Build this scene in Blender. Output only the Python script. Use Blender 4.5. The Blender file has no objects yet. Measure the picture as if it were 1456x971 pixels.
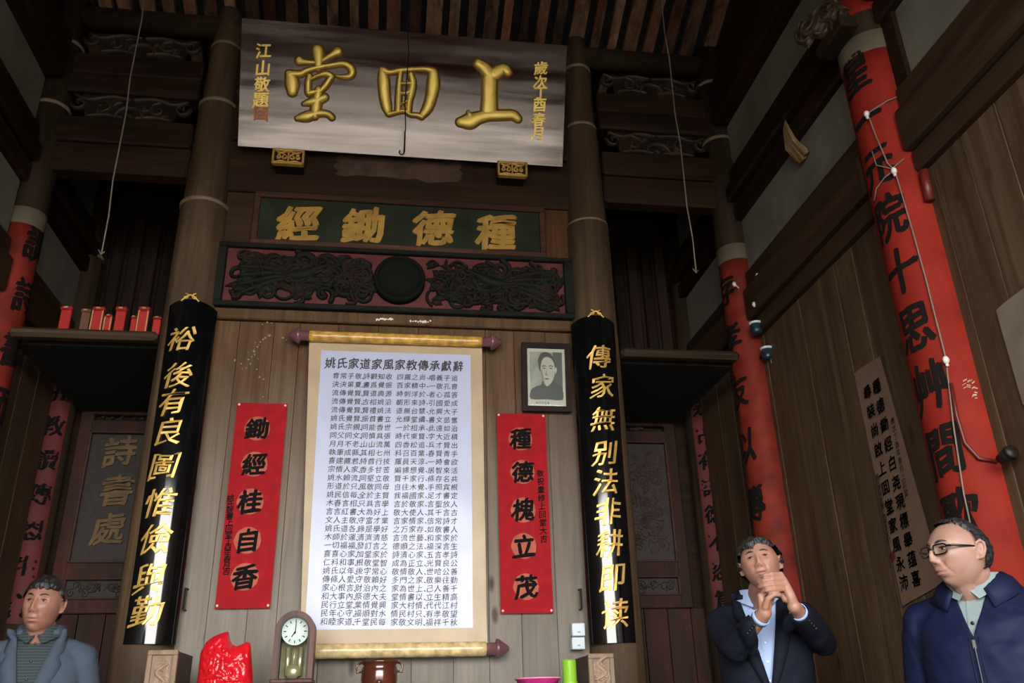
import bpy, bmesh, math, random
import numpy as np
from mathutils import Vector, Matrix, noise

PI = math.pi
S = bpy.context.scene
COL = S.collection
def clamp(a, b, c): return max(b, min(c, a))

# ------------------------------------------------------------------ camera
FPX = 1216.0
CZ = 1.1
_p, _y, _r = [math.radians(a) for a in (23.714, 8.801, -1.574)]
_F = Vector((math.sin(_y)*math.cos(_p), math.cos(_y)*math.cos(_p), math.sin(_p)))
_X0 = Vector((math.cos(_y), -math.sin(_y), 0)); _U0 = _X0.cross(_F)
_X = _X0*math.cos(_r) + _U0*math.sin(_r); _U = _U0*math.cos(_r) - _X0*math.sin(_r)
cam = bpy.data.cameras.new('camera'); cam.sensor_width = 36; cam.lens = 36*FPX/1456
cam.clip_start = 0.05; cam.clip_end = 200
co = bpy.data.objects.new('camera', cam); COL.objects.link(co)
co.matrix_world = Matrix(((_X.x, _U.x, -_F.x, 0), (_X.y, _U.y, -_F.y, 0), (_X.z, _U.z, -_F.z, CZ), (0, 0, 0, 1)))
S.camera = co
def ray(px, py): return _F*FPX + _X*(px-728) - _U*(py-485.5)
def aty(px, py, Y):
    d = ray(px, py); return d*(Y/d.y) + Vector((0, 0, CZ))
def atx(px, py, X):
    d = ray(px, py); return d*(X/d.x) + Vector((0, 0, CZ))

# ------------------------------------------------------------------ world, light, exposure
S.view_settings.view_transform = 'Standard'; S.view_settings.look = 'None'
S.view_settings.gamma = 1; S.view_settings.use_curve_mapping = False
S.view_settings.exposure = 0.38
W = bpy.data.worlds.new('overcast_sky'); S.world = W; W.use_nodes = True
_n = W.node_tree.nodes; _l = W.node_tree.links
_bg = _n['Background']; _bg.inputs[1].default_value = 12.0
_tc = _n.new('ShaderNodeTexCoord'); _sx = _n.new('ShaderNodeSeparateXYZ'); _rp = _n.new('ShaderNodeValToRGB')
_l.new(_tc.outputs['Generated'], _sx.inputs[0]); _l.new(_sx.outputs['Z'], _rp.inputs[0])
_rp.color_ramp.elements[0].color = (1.0, .975, .93, 1); _rp.color_ramp.elements[0].position = 0.0
_rp.color_ramp.elements[1].color = (.90, .94, 1.0, 1); _rp.color_ramp.elements[1].position = 1.0
_l.new(_rp.outputs[0], _bg.inputs[0])
# portal in the open front of the hall guides sampling of the sky; it gives off no light of its own
_pl = bpy.data.lights.new('front_opening_portal', 'AREA'); _pl.shape = 'RECTANGLE'; _pl.size = 4.7; _pl.size_y = 3.75
_pl.cycles.is_portal = True
_po = bpy.data.objects.new('front_opening_portal', _pl); COL.objects.link(_po)
_po.location = (0.04, -1.55, 1.88); _po.rotation_euler = (PI/2, 0, 0)

# ------------------------------------------------------------------ materials
def newmat(name):
    m = bpy.data.materials.new(name); m.use_nodes = True
    return m, m.node_tree.nodes, m.node_tree.links, m.node_tree.nodes['Principled BSDF']
def rgb(c): return (c[0], c[1], c[2], 1)
def plain(name, c, rough=0.5, metal=0.0, var=0.12, vscale=8, bump=0.0, bscale=60, spec=0.5, coat=0, alpha=None, emit=None, sheen=0, trans=0, randv=0.0):
    m, n, l, b = newmat(name)
    b.inputs['Roughness'].default_value = rough; b.inputs['Metallic'].default_value = metal
    b.inputs['Specular IOR Level'].default_value = spec; b.inputs['Coat Weight'].default_value = coat
    b.inputs['Transmission Weight'].default_value = trans
    if sheen: b.inputs['Sheen Weight'].default_value = sheen
    tc = n.new('ShaderNodeTexCoord'); nz = n.new('ShaderNodeTexNoise'); nz.inputs['Scale'].default_value = vscale
    nz.inputs['Detail'].default_value = 5
    l.new(tc.outputs['Object'], nz.inputs['Vector'])
    rp = n.new('ShaderNodeValToRGB'); rp.color_ramp.elements[0].position = .3; rp.color_ramp.elements[1].position = .7
    rp.color_ramp.elements[0].color = rgb([x*(1-var) for x in c]); rp.color_ramp.elements[1].color = rgb([min(1, x*(1+var)) for x in c])
    l.new(nz.outputs['Fac'], rp.inputs[0]); out = rp.outputs[0]
    if randv:
        oi = n.new('ShaderNodeObjectInfo'); hs = n.new('ShaderNodeHueSaturation'); mr = n.new('ShaderNodeMapRange')
        mr.inputs['To Min'].default_value = 1-randv; mr.inputs['To Max'].default_value = 1+randv
        l.new(oi.outputs['Random'], mr.inputs['Value']); l.new(mr.outputs[0], hs.inputs['Value']); l.new(out, hs.inputs['Color']); out = hs.outputs[0]
    l.new(out, b.inputs['Base Color'])
    if bump:
        n2 = n.new('ShaderNodeTexNoise'); n2.inputs['Scale'].default_value = bscale; n2.inputs['Detail'].default_value = 4
        l.new(tc.outputs['Object'], n2.inputs['Vector'])
        bp = n.new('ShaderNodeBump'); bp.inputs['Strength'].default_value = bump; bp.inputs['Distance'].default_value = 0.01
        l.new(n2.outputs['Fac'], bp.inputs['Height']); l.new(bp.outputs[0], b.inputs['Normal'])
    if emit:
        b.inputs['Emission Color'].default_value = rgb(emit[0]); b.inputs['Emission Strength'].default_value = emit[1]
    return m
def wood(name, dark, light, axis='z', rough=0.6, gs=26, stain=None, stain_amt=0.5, bump=0.25, spec=0.18, randv=0.22, coat=0, knots=0.0, weather_and_light=None):
    m, n, l, b = newmat(name)
    b.inputs['Roughness'].default_value = rough; b.inputs['Specular IOR Level'].default_value = spec
    b.inputs['Coat Weight'].default_value = coat; b.inputs['Coat Roughness'].default_value = 0.12
    tc = n.new('ShaderNodeTexCoord'); oi = n.new('ShaderNodeObjectInfo')
    sc = n.new('ShaderNodeVectorMath'); sc.operation = 'SCALE'
    comb = n.new('ShaderNodeCombineXYZ'); l.new(oi.outputs['Random'], comb.inputs[0]); l.new(oi.outputs['Random'], comb.inputs[1]); l.new(oi.outputs['Random'], comb.inputs[2])
    l.new(comb.outputs[0], sc.inputs[0]); sc.inputs['Scale'].default_value = 37.0
    ad = n.new('ShaderNodeVectorMath'); ad.operation = 'ADD'; l.new(tc.outputs['Object'], ad.inputs[0]); l.new(sc.outputs[0], ad.inputs[1])
    mp = n.new('ShaderNodeMapping'); s = [gs, gs, gs]; s['xyz'.index(axis)] = gs*0.045
    mp.inputs['Scale'].default_value = s; l.new(ad.outputs[0], mp.inputs['Vector'])
    g = n.new('ShaderNodeTexNoise'); g.inputs['Scale'].default_value = 1.0; g.inputs['Detail'].default_value = 7; g.inputs['Roughness'].default_value = .65
    g.inputs['Distortion'].default_value = 0.6
    l.new(mp.outputs[0], g.inputs['Vector'])
    rp = n.new('ShaderNodeValToRGB'); e = rp.color_ramp.elements
    e[0].position = .32; e[0].color = rgb(dark); e[1].position = .66; e[1].color = rgb(light)
    l.new(g.outputs['Fac'], rp.inputs[0]); out = rp.outputs[0]
    if stain is not None:
        m2 = n.new('ShaderNodeMapping'); s2 = [3.2, 3.2, 3.2]; s2['xyz'.index(axis)] = 1.3; m2.inputs['Scale'].default_value = s2
        l.new(ad.outputs[0], m2.inputs['Vector'])
        g2 = n.new('ShaderNodeTexNoise'); g2.inputs['Scale'].default_value = 1.0; g2.inputs['Detail'].default_value = 6; g2.inputs['Roughness'].default_value = .7
        l.new(m2.outputs[0], g2.inputs['Vector'])
        r2 = n.new('ShaderNodeValToRGB'); r2.color_ramp.elements[0].position = .45; r2.color_ramp.elements[0].color = (0, 0, 0, 1)
        r2.color_ramp.elements[1].position = .68; r2.color_ramp.elements[1].color = (stain_amt,)*3+(1,)
        l.new(g2.outputs['Fac'], r2.inputs[0])
        mx = n.new('ShaderNodeMix'); mx.data_type = 'RGBA'; l.new(r2.outputs[0], mx.inputs['Factor']); l.new(out, mx.inputs['A']); mx.inputs['B'].default_value = rgb(stain); out = mx.outputs['Result']
    if weather_and_light:     # boards weathered greyer low and browner high, with the light falloff painted in
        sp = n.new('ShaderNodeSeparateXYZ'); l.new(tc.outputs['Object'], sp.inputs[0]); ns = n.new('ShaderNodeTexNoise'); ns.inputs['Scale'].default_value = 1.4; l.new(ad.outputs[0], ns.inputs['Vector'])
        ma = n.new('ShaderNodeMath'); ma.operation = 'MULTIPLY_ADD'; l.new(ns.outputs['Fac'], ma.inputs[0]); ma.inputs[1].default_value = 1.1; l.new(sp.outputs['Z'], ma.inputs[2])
        mr_ = n.new('ShaderNodeMapRange'); mr_.inputs['From Min'].default_value = weather_and_light[1]; mr_.inputs['From Max'].default_value = weather_and_light[2]; mr_.inputs['To Min'].default_value = .85; mr_.inputs['To Max'].default_value = 0
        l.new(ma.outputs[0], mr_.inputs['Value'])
        g4 = n.new('ShaderNodeValToRGB'); g4.color_ramp.elements[0].position = .32; g4.color_ramp.elements[0].color = rgb([x*.72 for x in weather_and_light[0]]); g4.color_ramp.elements[1].position = .66; g4.color_ramp.elements[1].color = rgb(weather_and_light[0]); l.new(g.outputs['Fac'], g4.inputs[0])
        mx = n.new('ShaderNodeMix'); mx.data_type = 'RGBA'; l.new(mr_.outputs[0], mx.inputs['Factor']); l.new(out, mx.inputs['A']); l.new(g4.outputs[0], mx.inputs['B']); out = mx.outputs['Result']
    if knots:
        m3 = n.new('ShaderNodeMapping'); s3 = [5, 5, 5]; s3['xyz'.index(axis)] = 2.1; m3.inputs['Scale'].default_value = s3
        l.new(ad.outputs[0], m3.inputs['Vector'])
        v = n.new('ShaderNodeTexVoronoi'); v.inputs['Scale'].default_value = 1.0; l.new(m3.outputs[0], v.inputs['Vector'])
        r3 = n.new('ShaderNodeValToRGB'); r3.color_ramp.elements[0].position = .05; r3.color_ramp.elements[0].color = (knots,)*3+(1,)
        r3.color_ramp.elements[1].position = .13; r3.color_ramp.elements[1].color = (0, 0, 0, 1)
        l.new(v.outputs['Distance'], r3.inputs[0])
        mx = n.new('ShaderNodeMix'); mx.data_type = 'RGBA'; l.new(r3.outputs[0], mx.inputs['Factor']); l.new(out, mx.inputs['A']); mx.inputs['B'].default_value = rgb([x*.35 for x in dark]); out = mx.outputs['Result']
    if randv:
        hs = n.new('ShaderNodeHueSaturation'); mr = n.new('ShaderNodeMapRange')
        mr.inputs['To Min'].default_value = 1-randv; mr.inputs['To Max'].default_value = 1+randv
        l.new(oi.outputs['Random'], mr.inputs['Value']); l.new(mr.outputs[0], hs.inputs['Value']); l.new(out, hs.inputs['Color']); out = hs.outputs[0]
    l.new(out, b.inputs['Base Color'])
    bp = n.new('ShaderNodeBump'); bp.inputs['Strength'].default_value = bump; bp.inputs['Distance'].default_value = 0.01
    l.new(g.outputs['Fac'], bp.inputs['Height']); l.new(bp.outputs[0], b.inputs['Normal'])
    return m

M = {}
M['plank'] = wood('aged_plank', (.070, .035, .014), (.155, .086, .039), 'z', .5, 24, stain=(.085, .038, .018), stain_amt=.7, knots=.8, randv=.14, weather_and_light=((.29, .265, .225), 1.9, 3.6))
M['side_plank'] = wood('brown_side_plank', (.052, .030, .015), (.108, .068, .038), 'z', .55, 20, stain=(.05, .026, .014), stain_amt=.7, knots=.7, randv=.14)
M['dark_wood'] = wood('soot_dark_wood', (.009, .0045, .003), (.032, .0175, .009), 'x', .6, 22, stain=(.05, .014, .008), stain_amt=.5)
M['dark_wood_y'] = wood('soot_dark_wood_lengthwise', (.007, .004, .0025), (.024, .014, .008), 'y', .6, 22, stain=(.045, .014, .008), stain_amt=.4)
M['brown_beam_y'] = wood('brown_beam', (.022, .012, .006), (.058, .034, .018), 'y', .55, 18, stain=(.028, .014, .009), stain_amt=.6)
M['brown_beam'] = wood('brown_lintel', (.022, .010, .005), (.065, .034, .015), 'x', .55, 18, stain=(.025, .012, .008), stain_amt=.6)
M['column'] = wood('weathered_column', (.050, .030, .016), (.125, .078, .043), 'z', .6, 20, stain=(.045, .030, .020), stain_amt=.7)
M['column_dark'] = wood('dark_column', (.024, .016, .009), (.060, .040, .022), 'z', .6, 20, stain=(.02, .013, .009), stain_amt=.6)
M['hoop'] = plain('pale_hoop', (.20, .14, .08), .6, var=.25, vscale=12)
M['red_paint'] = plain('red_column_paint', (.22, .017, .009), .7, var=.22, vscale=5, bump=.25, bscale=14, spec=.12)
M['red_worn'] = plain('worn_red_column_paint', (.17, .018, .009), .65, spec=.2, var=.4, vscale=7, bump=.3, bscale=14)
M['rear_red'] = plain('faded_red_couplet_paper', (.12, .012, .010), .7, var=.3)
M['plaster'] = plain('grey_plaster', (.150, .138, .105), .9, var=.25, vscale=3, bump=.2, bscale=30)
M['rafter'] = wood('rafter_board', (.030, .012, .007), (.20, .115, .065), 'y', .6, 14, stain=(.15, .028, .012), stain_amt=.8, randv=.65)
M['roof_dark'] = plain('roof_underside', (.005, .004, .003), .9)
M['black'] = plain('black_ink', (.008, .007, .007), .85, spec=.1)
M['ink_soft'] = plain('worn_black_ink', (.010, .008, .007), .9, spec=.08)
M['lacquer'] = plain('black_lacquer', (.0035, .0035, .004), .09, var=.1, spec=.8)
M['gold'] = plain('gold_leaf', (.80, .50, .13), .42, metal=.55, var=.2, vscale=16, bump=.12, bscale=50)
M['gold_bright'] = plain('bright_gold_leaf', (1.0, .64, .13), .40, metal=.3, var=.15, vscale=10, bump=.1, bscale=40)
M['gold_rim'] = plain('dark_gold_rim', (.22, .11, .02), .45, metal=.3)
M['old_gold'] = plain('old_gold_paint', (.42, .23, .04), .6, var=.25, vscale=14)
M['plaque'] = wood('plaque_lacquer', (.018, .004, .0035), (.036, .008, .006), 'x', .13, 9, bump=.03, spec=1.0, randv=0, coat=0)
_m = M['plaque'].node_tree; _tcx = _m.nodes.new('ShaderNodeTexCoord'); _mpx = _m.nodes.new('ShaderNodeMapping'); _mpx.inputs['Scale'].default_value = (.8, 9, 9); _m.links.new(_tcx.outputs['Object'], _mpx.inputs[0])
_nzx = _m.nodes.new('ShaderNodeTexNoise'); _nzx.inputs['Scale'].default_value = 1; _nzx.inputs['Detail'].default_value = 5; _m.links.new(_mpx.outputs[0], _nzx.inputs['Vector'])
_mrx = _m.nodes.new('ShaderNodeMapRange'); _mrx.inputs['From Min'].default_value = .3; _mrx.inputs['From Max'].default_value = .7; _mrx.inputs['To Min'].default_value = .07; _mrx.inputs['To Max'].default_value = .34; _m.links.new(_nzx.outputs['Fac'], _mrx.inputs['Value'])
_m.links.new(_mrx.outputs[0], _m.nodes['Principled BSDF'].inputs['Roughness'])
_m.nodes['Principled BSDF'].inputs['Specular Tint'].default_value = (1, .86, .76, 1)
M['green_sign'] = plain('dull_green_paint', (.022, .027, .015), .8, spec=.2, var=.35, vscale=6)
M['sign_frame'] = wood('reddish_frame', (.045, .018, .011), (.095, .044, .027), 'x', .55, 18)
M['carve_red'] = plain('carving_red_ground', (.10, .010, .009), .6, var=.35, vscale=6)
M['carve_green'] = plain('carving_dark_green', (.008, .009, .006), .7, spec=.2, var=.5, vscale=9)
M['carve_brown'] = plain('carving_dark_brown', (.018, .009, .006), .7, spec=.2, var=.5, vscale=9)
M['boss'] = plain('boss_black_green', (.007, .008, .006), .8, spec=.1)
M['silk'] = plain('beige_silk_mount', (.46, .34, .20), .42, var=.1, vscale=5)
M['paper'] = plain('white_scroll_paper', (.50, .53, .72), .30, var=.03, vscale=3)
M['brocade'] = plain('yellow_brocade', (.58, .33, .06), .24, var=.45, vscale=22)
M['brocade_pale'] = plain('pale_brocade', (.66, .50, .24), .22, var=.35, vscale=22)
M['knob'] = plain('purple_roller_knob', (.17, .07, .085), .22, var=.2, spec=.7)
M['ink'] = plain('scroll_ink', (.035, .03, .04), .5)
M['banner'] = plain('red_banner_paper', (.34, .007, .011), .75, var=.14, vscale=14, bump=.1, bscale=20, spec=.2)
M['banner_disc'] = plain('faded_gold_disc', (.42, .075, .03), .6, var=.3, vscale=16)
M['pin'] = plain('white_pin', (.75, .72, .65), .35)
M['frame'] = wood('picture_frame_wood', (.008, .0035, .003), (.022, .009, .006), 'x', .5, 20, spec=.12)
M['frame_gold'] = plain('frame_gold_line', (.25, .17, .07), .4, metal=.5)
M['photo_paper'] = plain('photo_mount_paper', (.50, .49, .40), .35, var=.05)
M['photo_bg'] = plain('photo_grey', (.26, .27, .22), .35, var=.35, vscale=9)
M['photo_bgdark'] = plain('photo_dark_grey', (.055, .06, .05), .35, var=.3)
M['photo_skin'] = plain('photo_face', (.42, .41, .34), .35, var=.08, vscale=20)
M['photo_shade'] = plain('photo_face_tone', (.21, .205, .165), .35, var=.1)
M['photo_coat'] = plain('photo_coat', (.022, .026, .022), .35)
M['white_plastic'] = plain('white_plastic', (.62, .70, .76), .4, var=.04)
M['iron'] = plain('dark_iron', (.02, .018, .016), .5, metal=.5)
M['wire'] = plain('pale_wire', (.19, .155, .12), .6)
M['wire_dark'] = plain('dark_wire', (.012, .01, .01), .5)
M['clip'] = plain('porcelain_clip', (.68, .64, .58), .3)
M['paper_tan'] = plain('tan_calligraphy_paper', (.155, .092, .062), .7, var=.10)
M['paper_beige'] = plain('beige_poster_paper', (.17, .135, .095), .7, var=.12)
M['red_box'] = plain('red_tablet', (.42, .02, .014), .45, var=.2)
M['red_box_cap'] = plain('red_tablet_cap', (.30, .015, .012), .45)
M['tablet_gold'] = plain('tablet_gold_trim', (.52, .24, .10), .5)
M['tablet_brown'] = plain('brown_tablet', (.15, .06, .03), .5)
M['box_wood'] = wood('light_box_wood', (.20, .135, .085), (.36, .265, .185), 'z', .55, 24)
M['box_dark'] = wood('dark_box_side', (.035, .018, .012), (.075, .04, .028), 'z', .5, 24)
M['bag'] = plain('red_plastic_bag', (.60, .010, .018), .20, var=.12, vscale=10, bump=.55, bscale=22, spec=.6)
M['clock_wood'] = wood('clock_case_wood', (.055, .022, .017), (.13, .058, .045), 'z', .42, 22)
M['clock_face'] = plain('clock_dial', (.66, .76, .72), .3, var=.03)
M['clock_inner'] = plain('clock_cabinet_inside', (.16, .14, .035), .5, var=.4, vscale=26)
M['brass'] = plain('brass', (.62, .60, .32), .25, metal=.7)
M['glass'] = plain('clear_glass', (1, 1, 1), .03, trans=1.0, var=0)
M['pot'] = plain('brown_glazed_pot', (.085, .022, .010), .12, var=.3, spec=.8)
M['pink'] = plain('pink_plastic', (.80, .05, .30), .3)
M['lime'] = plain('lime_green_plastic', (.24, .52, .03), .35, var=.06)
M['stone'] = plain('stone_floor', (.05, .045, .04), .8, var=.25, vscale=4, bump=.2)
M['court'] = plain('courtyard_stone', (.13, .125, .11), .9, var=.2, vscale=2)
M['bouncewall'] = plain('courtyard_bounce_wall', (.70, .68, .64), .9, var=.1, vscale=1)
M['rear_door'] = wood('rear_door_wood', (.018, .010, .007), (.042, .021, .014), 'z', .55, 18, stain=(.085, .016, .014), stain_amt=.8)
M['rear_panel'] = plain('rear_panel_ground', (.025, .016, .012), .6, var=.4, vscale=40)
M['rear_trim'] = plain('rear_panel_red_trim', (.06, .018, .013), .6, var=.3)
M['cctv'] = plain('dark_teal_housing', (.012, .032, .040), .3)
M['seal_red'] = plain('seal_red', (.35,.03,.02), .6)
M['pane_glass'] = bpy.data.materials.new('pane_glass'); M['pane_glass'].use_nodes = True
_g = M['pane_glass'].node_tree; _ga = _g.nodes.new('ShaderNodeBsdfGlossy'); _ga.inputs['Roughness'].default_value = .03; _gt = _g.nodes.new('ShaderNodeBsdfTransparent'); _gt.inputs[0].default_value = (.93, .94, .92, 1)
_gm = _g.nodes.new('ShaderNodeMixShader'); _gm.inputs[0].default_value = .035; _g.links.new(_gt.outputs[0], _gm.inputs[1]); _g.links.new(_ga.outputs[0], _gm.inputs[2]); _g.links.new(_gm.outputs[0], _g.nodes['Material Output'].inputs[0])
M['rust_pipe'] = plain('dark_red_pipe', (.11, .012, .008), .45)
M['splinter'] = wood('splintered_pale_wood', (.16, .085, .035), (.40, .25, .12), 'z', .7, 30)

# ------------------------------------------------------------------ mesh helpers
class MB:
    def __init__(s): s.v = []; s.f = []; s.sm = []
    def add(s, vs, fs, smooth=False):
        o = len(s.v); s.v.extend([tuple(p) for p in vs]); s.f.extend([tuple(i+o for i in f) for f in fs]); s.sm.extend([smooth]*len(fs)); return s
    def box(s, x0, x1, y0, y1, z0, z1):
        vs = [(x, y, z) for z in (z0, z1) for y in (y0, y1) for x in (x0, x1)]
        return s.add(vs, [(0, 2, 3, 1), (4, 5, 7, 6), (0, 1, 5, 4), (2, 6, 7, 3), (0, 4, 6, 2), (1, 3, 7, 5)])
    def chbox(s, x0, x1, y0, y1, z0, z1, c=0.006):
        # box with chamfered edges
        bm = bmesh.new(); bmesh.ops.create_cube(bm, size=1)
        for v in bm.verts:
            v.co = ((x0+x1)/2+v.co.x*(x1-x0), (y0+y1)/2+v.co.y*(y1-y0), (z0+z1)/2+v.co.z*(z1-z0))
        bmesh.ops.bevel(bm, geom=bm.edges[:], offset=min(c, .45*min(x1-x0, y1-y0, z1-z0)), segments=1, affect='EDGES')
        bm.verts.index_update(); s.add([v.co.copy() for v in bm.verts], [[v.index for v in f.verts] for f in bm.faces]); bm.free(); return s
    def tube(s, pts, r, n=8, closed_ends=True, smooth=True, flat=None):
        pts = [Vector(p) for p in pts]; rs = r if isinstance(r, (list, tuple)) else [r]*len(pts)
        rings = []; ref = None
        for i, p in enumerate(pts):
            t = (pts[min(i+1, len(pts)-1)]-pts[max(i-1, 0)]).normalized()
            if ref is None:
                ref = Vector((0, 0, 1)) if abs(t.z) < .9 else Vector((1, 0, 0))
            a = (ref - t*ref.dot(t)).normalized(); ref = a; b = t.cross(a)
            rings.append([p+(a*math.cos(2*PI*k/n)+b*math.sin(2*PI*k/n)*(flat or 1))*rs[i] for k in range(n)])
        vs = [v for rg in rings for v in rg]; fs = []
        for i in range(len(rings)-1):
            for k in range(n): fs.append((i*n+k, i*n+(k+1) % n, (i+1)*n+(k+1) % n, (i+1)*n+k))
        if closed_ends: fs.append(tuple(range(n-1, -1, -1))); fs.append(tuple((len(rings)-1)*n+k for k in range(n)))
        return s.add(vs, fs, smooth)
    def lathe(s, prof, c=(0, 0, 0), n=32, axis='z', smooth=True, a0=0, a1=2*PI):
        # prof: (radius, height)
        full = abs(a1-a0-2*PI) < 1e-6; m = n if full else n+1
        vs = []
        for r, h in prof:
            for k in range(m):
                a = a0+(a1-a0)*k/n; q = (r*math.cos(a), r*math.sin(a), h)
                if axis == 'x': q = (q[2], q[0], q[1])
                if axis == 'y': q = (q[0], q[2], q[1])
                vs.append((c[0]+q[0], c[1]+q[1], c[2]+q[2]))
        fs = []
        for i in range(len(prof)-1):
            for k in range(n):
                fs.append((i*m+k, i*m+(k+1) % m, (i+1)*m+(k+1) % m, (i+1)*m+k))
        if full:
            fs.append(tuple(range(m-1, -1, -1))); fs.append(tuple((len(prof)-1)*m+k for k in range(m)))
        return s.add(vs, fs, smooth)
    def ball(s, c, r, n=12, sc=(1, 1, 1), rot=None):
        vs = []; fs = []; k2 = n//2+1
        for i in range(1, k2):
            t = PI*i/k2
            for k in range(n):
                a = 2*PI*k/n; q = Vector((math.sin(t)*math.cos(a)*sc[0], math.sin(t)*math.sin(a)*sc[1], math.cos(t)*sc[2]))*r
                if rot: q = rot @ q
                vs.append(Vector(c)+q)
        for i in range(k2-2):
            for k in range(n): fs.append((i*n+k, (i+1)*n+k, (i+1)*n+(k+1) % n, i*n+(k+1) % n))
        a = Vector((0, 0, r*sc[2])); b = -a
        if rot: a = rot @ a; b = rot @ b
        vs += [Vector(c)+a, Vector(c)+b]; t = len(vs)-2
        for k in range(n): fs.append((t, k, (k+1) % n)); fs.append((t+1, (k2-2)*n+(k+1) % n, (k2-2)*n+k))
        return s.add(vs, fs, True)
    def quadprism(s, q, d):
        # four corners (world) extruded by vector d
        q = [Vector(p) for p in q]; d = Vector(d); vs = q+[p+d for p in q]
        return s.add(vs, [(0, 1, 2, 3), (7, 6, 5, 4), (0, 4, 5, 1), (1, 5, 6, 2), (2, 6, 7, 3), (3, 7, 4, 0)])
    def stroke(s, pts, fn, h=0.02, n=6, base=0.0, pw=1.0):
        """brush stroke: pts (u, v, width); raised round ridge laid on the surface fn(u, v, height)"""
        P = [Vector(p) for p in pts]; R = []
        if len(P) == 2: P = [P[0], (P[0]+P[1])/2, P[1]]
        for i in range(len(P)-1):
            p0, p1, p2, p3 = P[max(i-1, 0)], P[i], P[i+1], P[min(i+2, len(P)-1)]
            for k in range(4):
                t = k/4; R.append(.5*((2*p1)+(p2-p0)*t+(2*p0-5*p1+4*p2-p3)*t*t+(3*p1-p0-3*p2+p3)*t**3))
        R.append(P[-1])
        # rounded ends
        def cap(p, d, w):
            return [Vector((p.x+d.x*w*.5*math.sin(a), p.y+d.y*w*.5*math.sin(a), w*math.cos(a))) for a in (PI/2*.97, PI/3, PI/6)]
        d0 = (R[0]-R[1]); d0.z = 0; d0.normalize(); d1 = (R[-1]-R[-2]); d1.z = 0; d1.normalize()
        R = cap(R[0], d0, R[0].z) + R + cap(R[-1], d1, R[-1].z)[::-1]
        vs = []; m = n+1
        for i, p in enumerate(R):
            t = R[min(i+1, len(R)-1)]-R[max(i-1, 0)]; t.z = 0
            if t.length < 1e-9: t = Vector((1, 0, 0))
            t.normalize(); nx, ny = -t.y, t.x; w = max(p.z, 1e-4)*.5
            hh = h*min(1, w/(.5*max(q.z for q in R))*1.6)
            for k in range(m):
                a = PI*k/n; vs.append(fn(p.x+nx*w*math.cos(a), p.y+ny*w*math.cos(a), base+hh*abs(math.sin(a))**pw))
        fs = []
        for i in range(len(R)-1):
            for k in range(n): fs.append((i*m+k, i*m+k+1, (i+1)*m+k+1, (i+1)*m+k))
        return s.add(vs, fs, True)
    def build(s, name, mat, parent=None, world=True):
        me = bpy.data.meshes.new(name); off = worldloc(parent) if world else Vector((0, 0, 0))
        v = np.array([tuple(p) for p in s.v], dtype=float).reshape(-1, 3) - np.array(off)
        me.from_pydata(v.tolist(), [], s.f); me.polygons.foreach_set('use_smooth', s.sm)
        me.update()
        return link(name, me, mat, parent)
def worldloc(o):
    v = Vector((0, 0, 0))
    while o is not None: v += o.location; o = o.parent
    return v
def link(name, me, mat, parent=None):
    if mat is not None:
        for x in (mat if isinstance(mat, (list, tuple)) else [mat]): me.materials.append(x)
    o = bpy.data.objects.new(name, me); COL.objects.link(o)
    if parent is not None: o.parent = parent
    return o
def tag(o, label, cat, group=None):
    o['label'] = label; o['category'] = cat
    if group: o['group'] = group
    return o
def thing(name, label, cat, loc, group=None):
    o = bpy.data.objects.new(name, None); COL.objects.link(o); o.location = loc; o.empty_display_size = .1
    return tag(o, label, cat, group)
def struct(o): o['kind'] = 'structure'; return o
def stuff(o): o['kind'] = 'stuff'; return o
def copy_tree(o, parent=None):
    c = o.copy(); COL.objects.link(c)
    if parent is not None: c.parent = parent
    for ch in list(o.children): copy_tree(ch, c)
    return c

# glyphs
_gc = {}
def glyph(ch, bold=.02, ext=.0, bev=0.0):
    k = (ch, bold, ext, bev)
    if k not in _gc:
        c = bpy.data.curves.new('g', 'FONT'); c.body = ch; c.size = 1; c.resolution_u = 2; c.offset = bold; c.extrude = ext
        c.bevel_depth = bev; c.bevel_resolution = 0
        o = bpy.data.objects.new('g', c); COL.objects.link(o); bpy.context.view_layer.update()
        me = bpy.data.meshes.new_from_object(o.evaluated_get(bpy.context.evaluated_depsgraph_get()))
        v = [tuple(p.co) for p in me.vertices]; f = [tuple(p.vertices) for p in me.polygons]
        bpy.data.objects.remove(o); bpy.data.curves.remove(c); bpy.data.meshes.remove(me)
        if v:
            cx = .5*(min(p[0] for p in v)+max(p[0] for p in v)) if ch in ',.、' else .5; v = [(p[0]-cx, p[1]-.38, p[2]) for p in v]
        _gc[k] = (v, f)
    return _gc[k]
def put_glyph(mb, ch, fn, u, v, size, bold=.02, ext=.0, bev=0, brush=1.0, seed=0, wx=1.0, slant=0.0, h=0.002):
    vs, fs = glyph(ch, 0, ext, bev); rnd = random.Random(ord(ch)*7+seed); a, b, c = rnd.random()*9, rnd.random()*9, rnd.random()*9
    out = []
    for x, y, z in vs:
        n1 = noise.noise(Vector((x*3+a, y*3+b, c))); n2 = noise.noise(Vector((x*3+b, y*3+c, a)))
        X = x + brush*(.05*y + .05*n1); Y = y + brush*(.10*x + .05*n2 - .10*x*x)
        out.append((u+X*size*wx+slant*Y*size, v+Y*size, z*size+h))
    # brush weight: the glyph is laid several times, slightly shifted along the pen's slant
    b = bold*size
    sh = [(0, 0)] if bold < .014 else ([(-b*.6, -b*.3), (b*.6, b*.3)] if bold < .02 else [(-b, -b*.4), (b, b*.4), (b*.35, -b*.8), (-b*.35, b*.8)])
    for i, (dx, dy) in enumerate(sh): mb.add([fn(x+dx*wx, y+dy, z+i*.0003) for x, y, z in out], fs)
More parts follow.
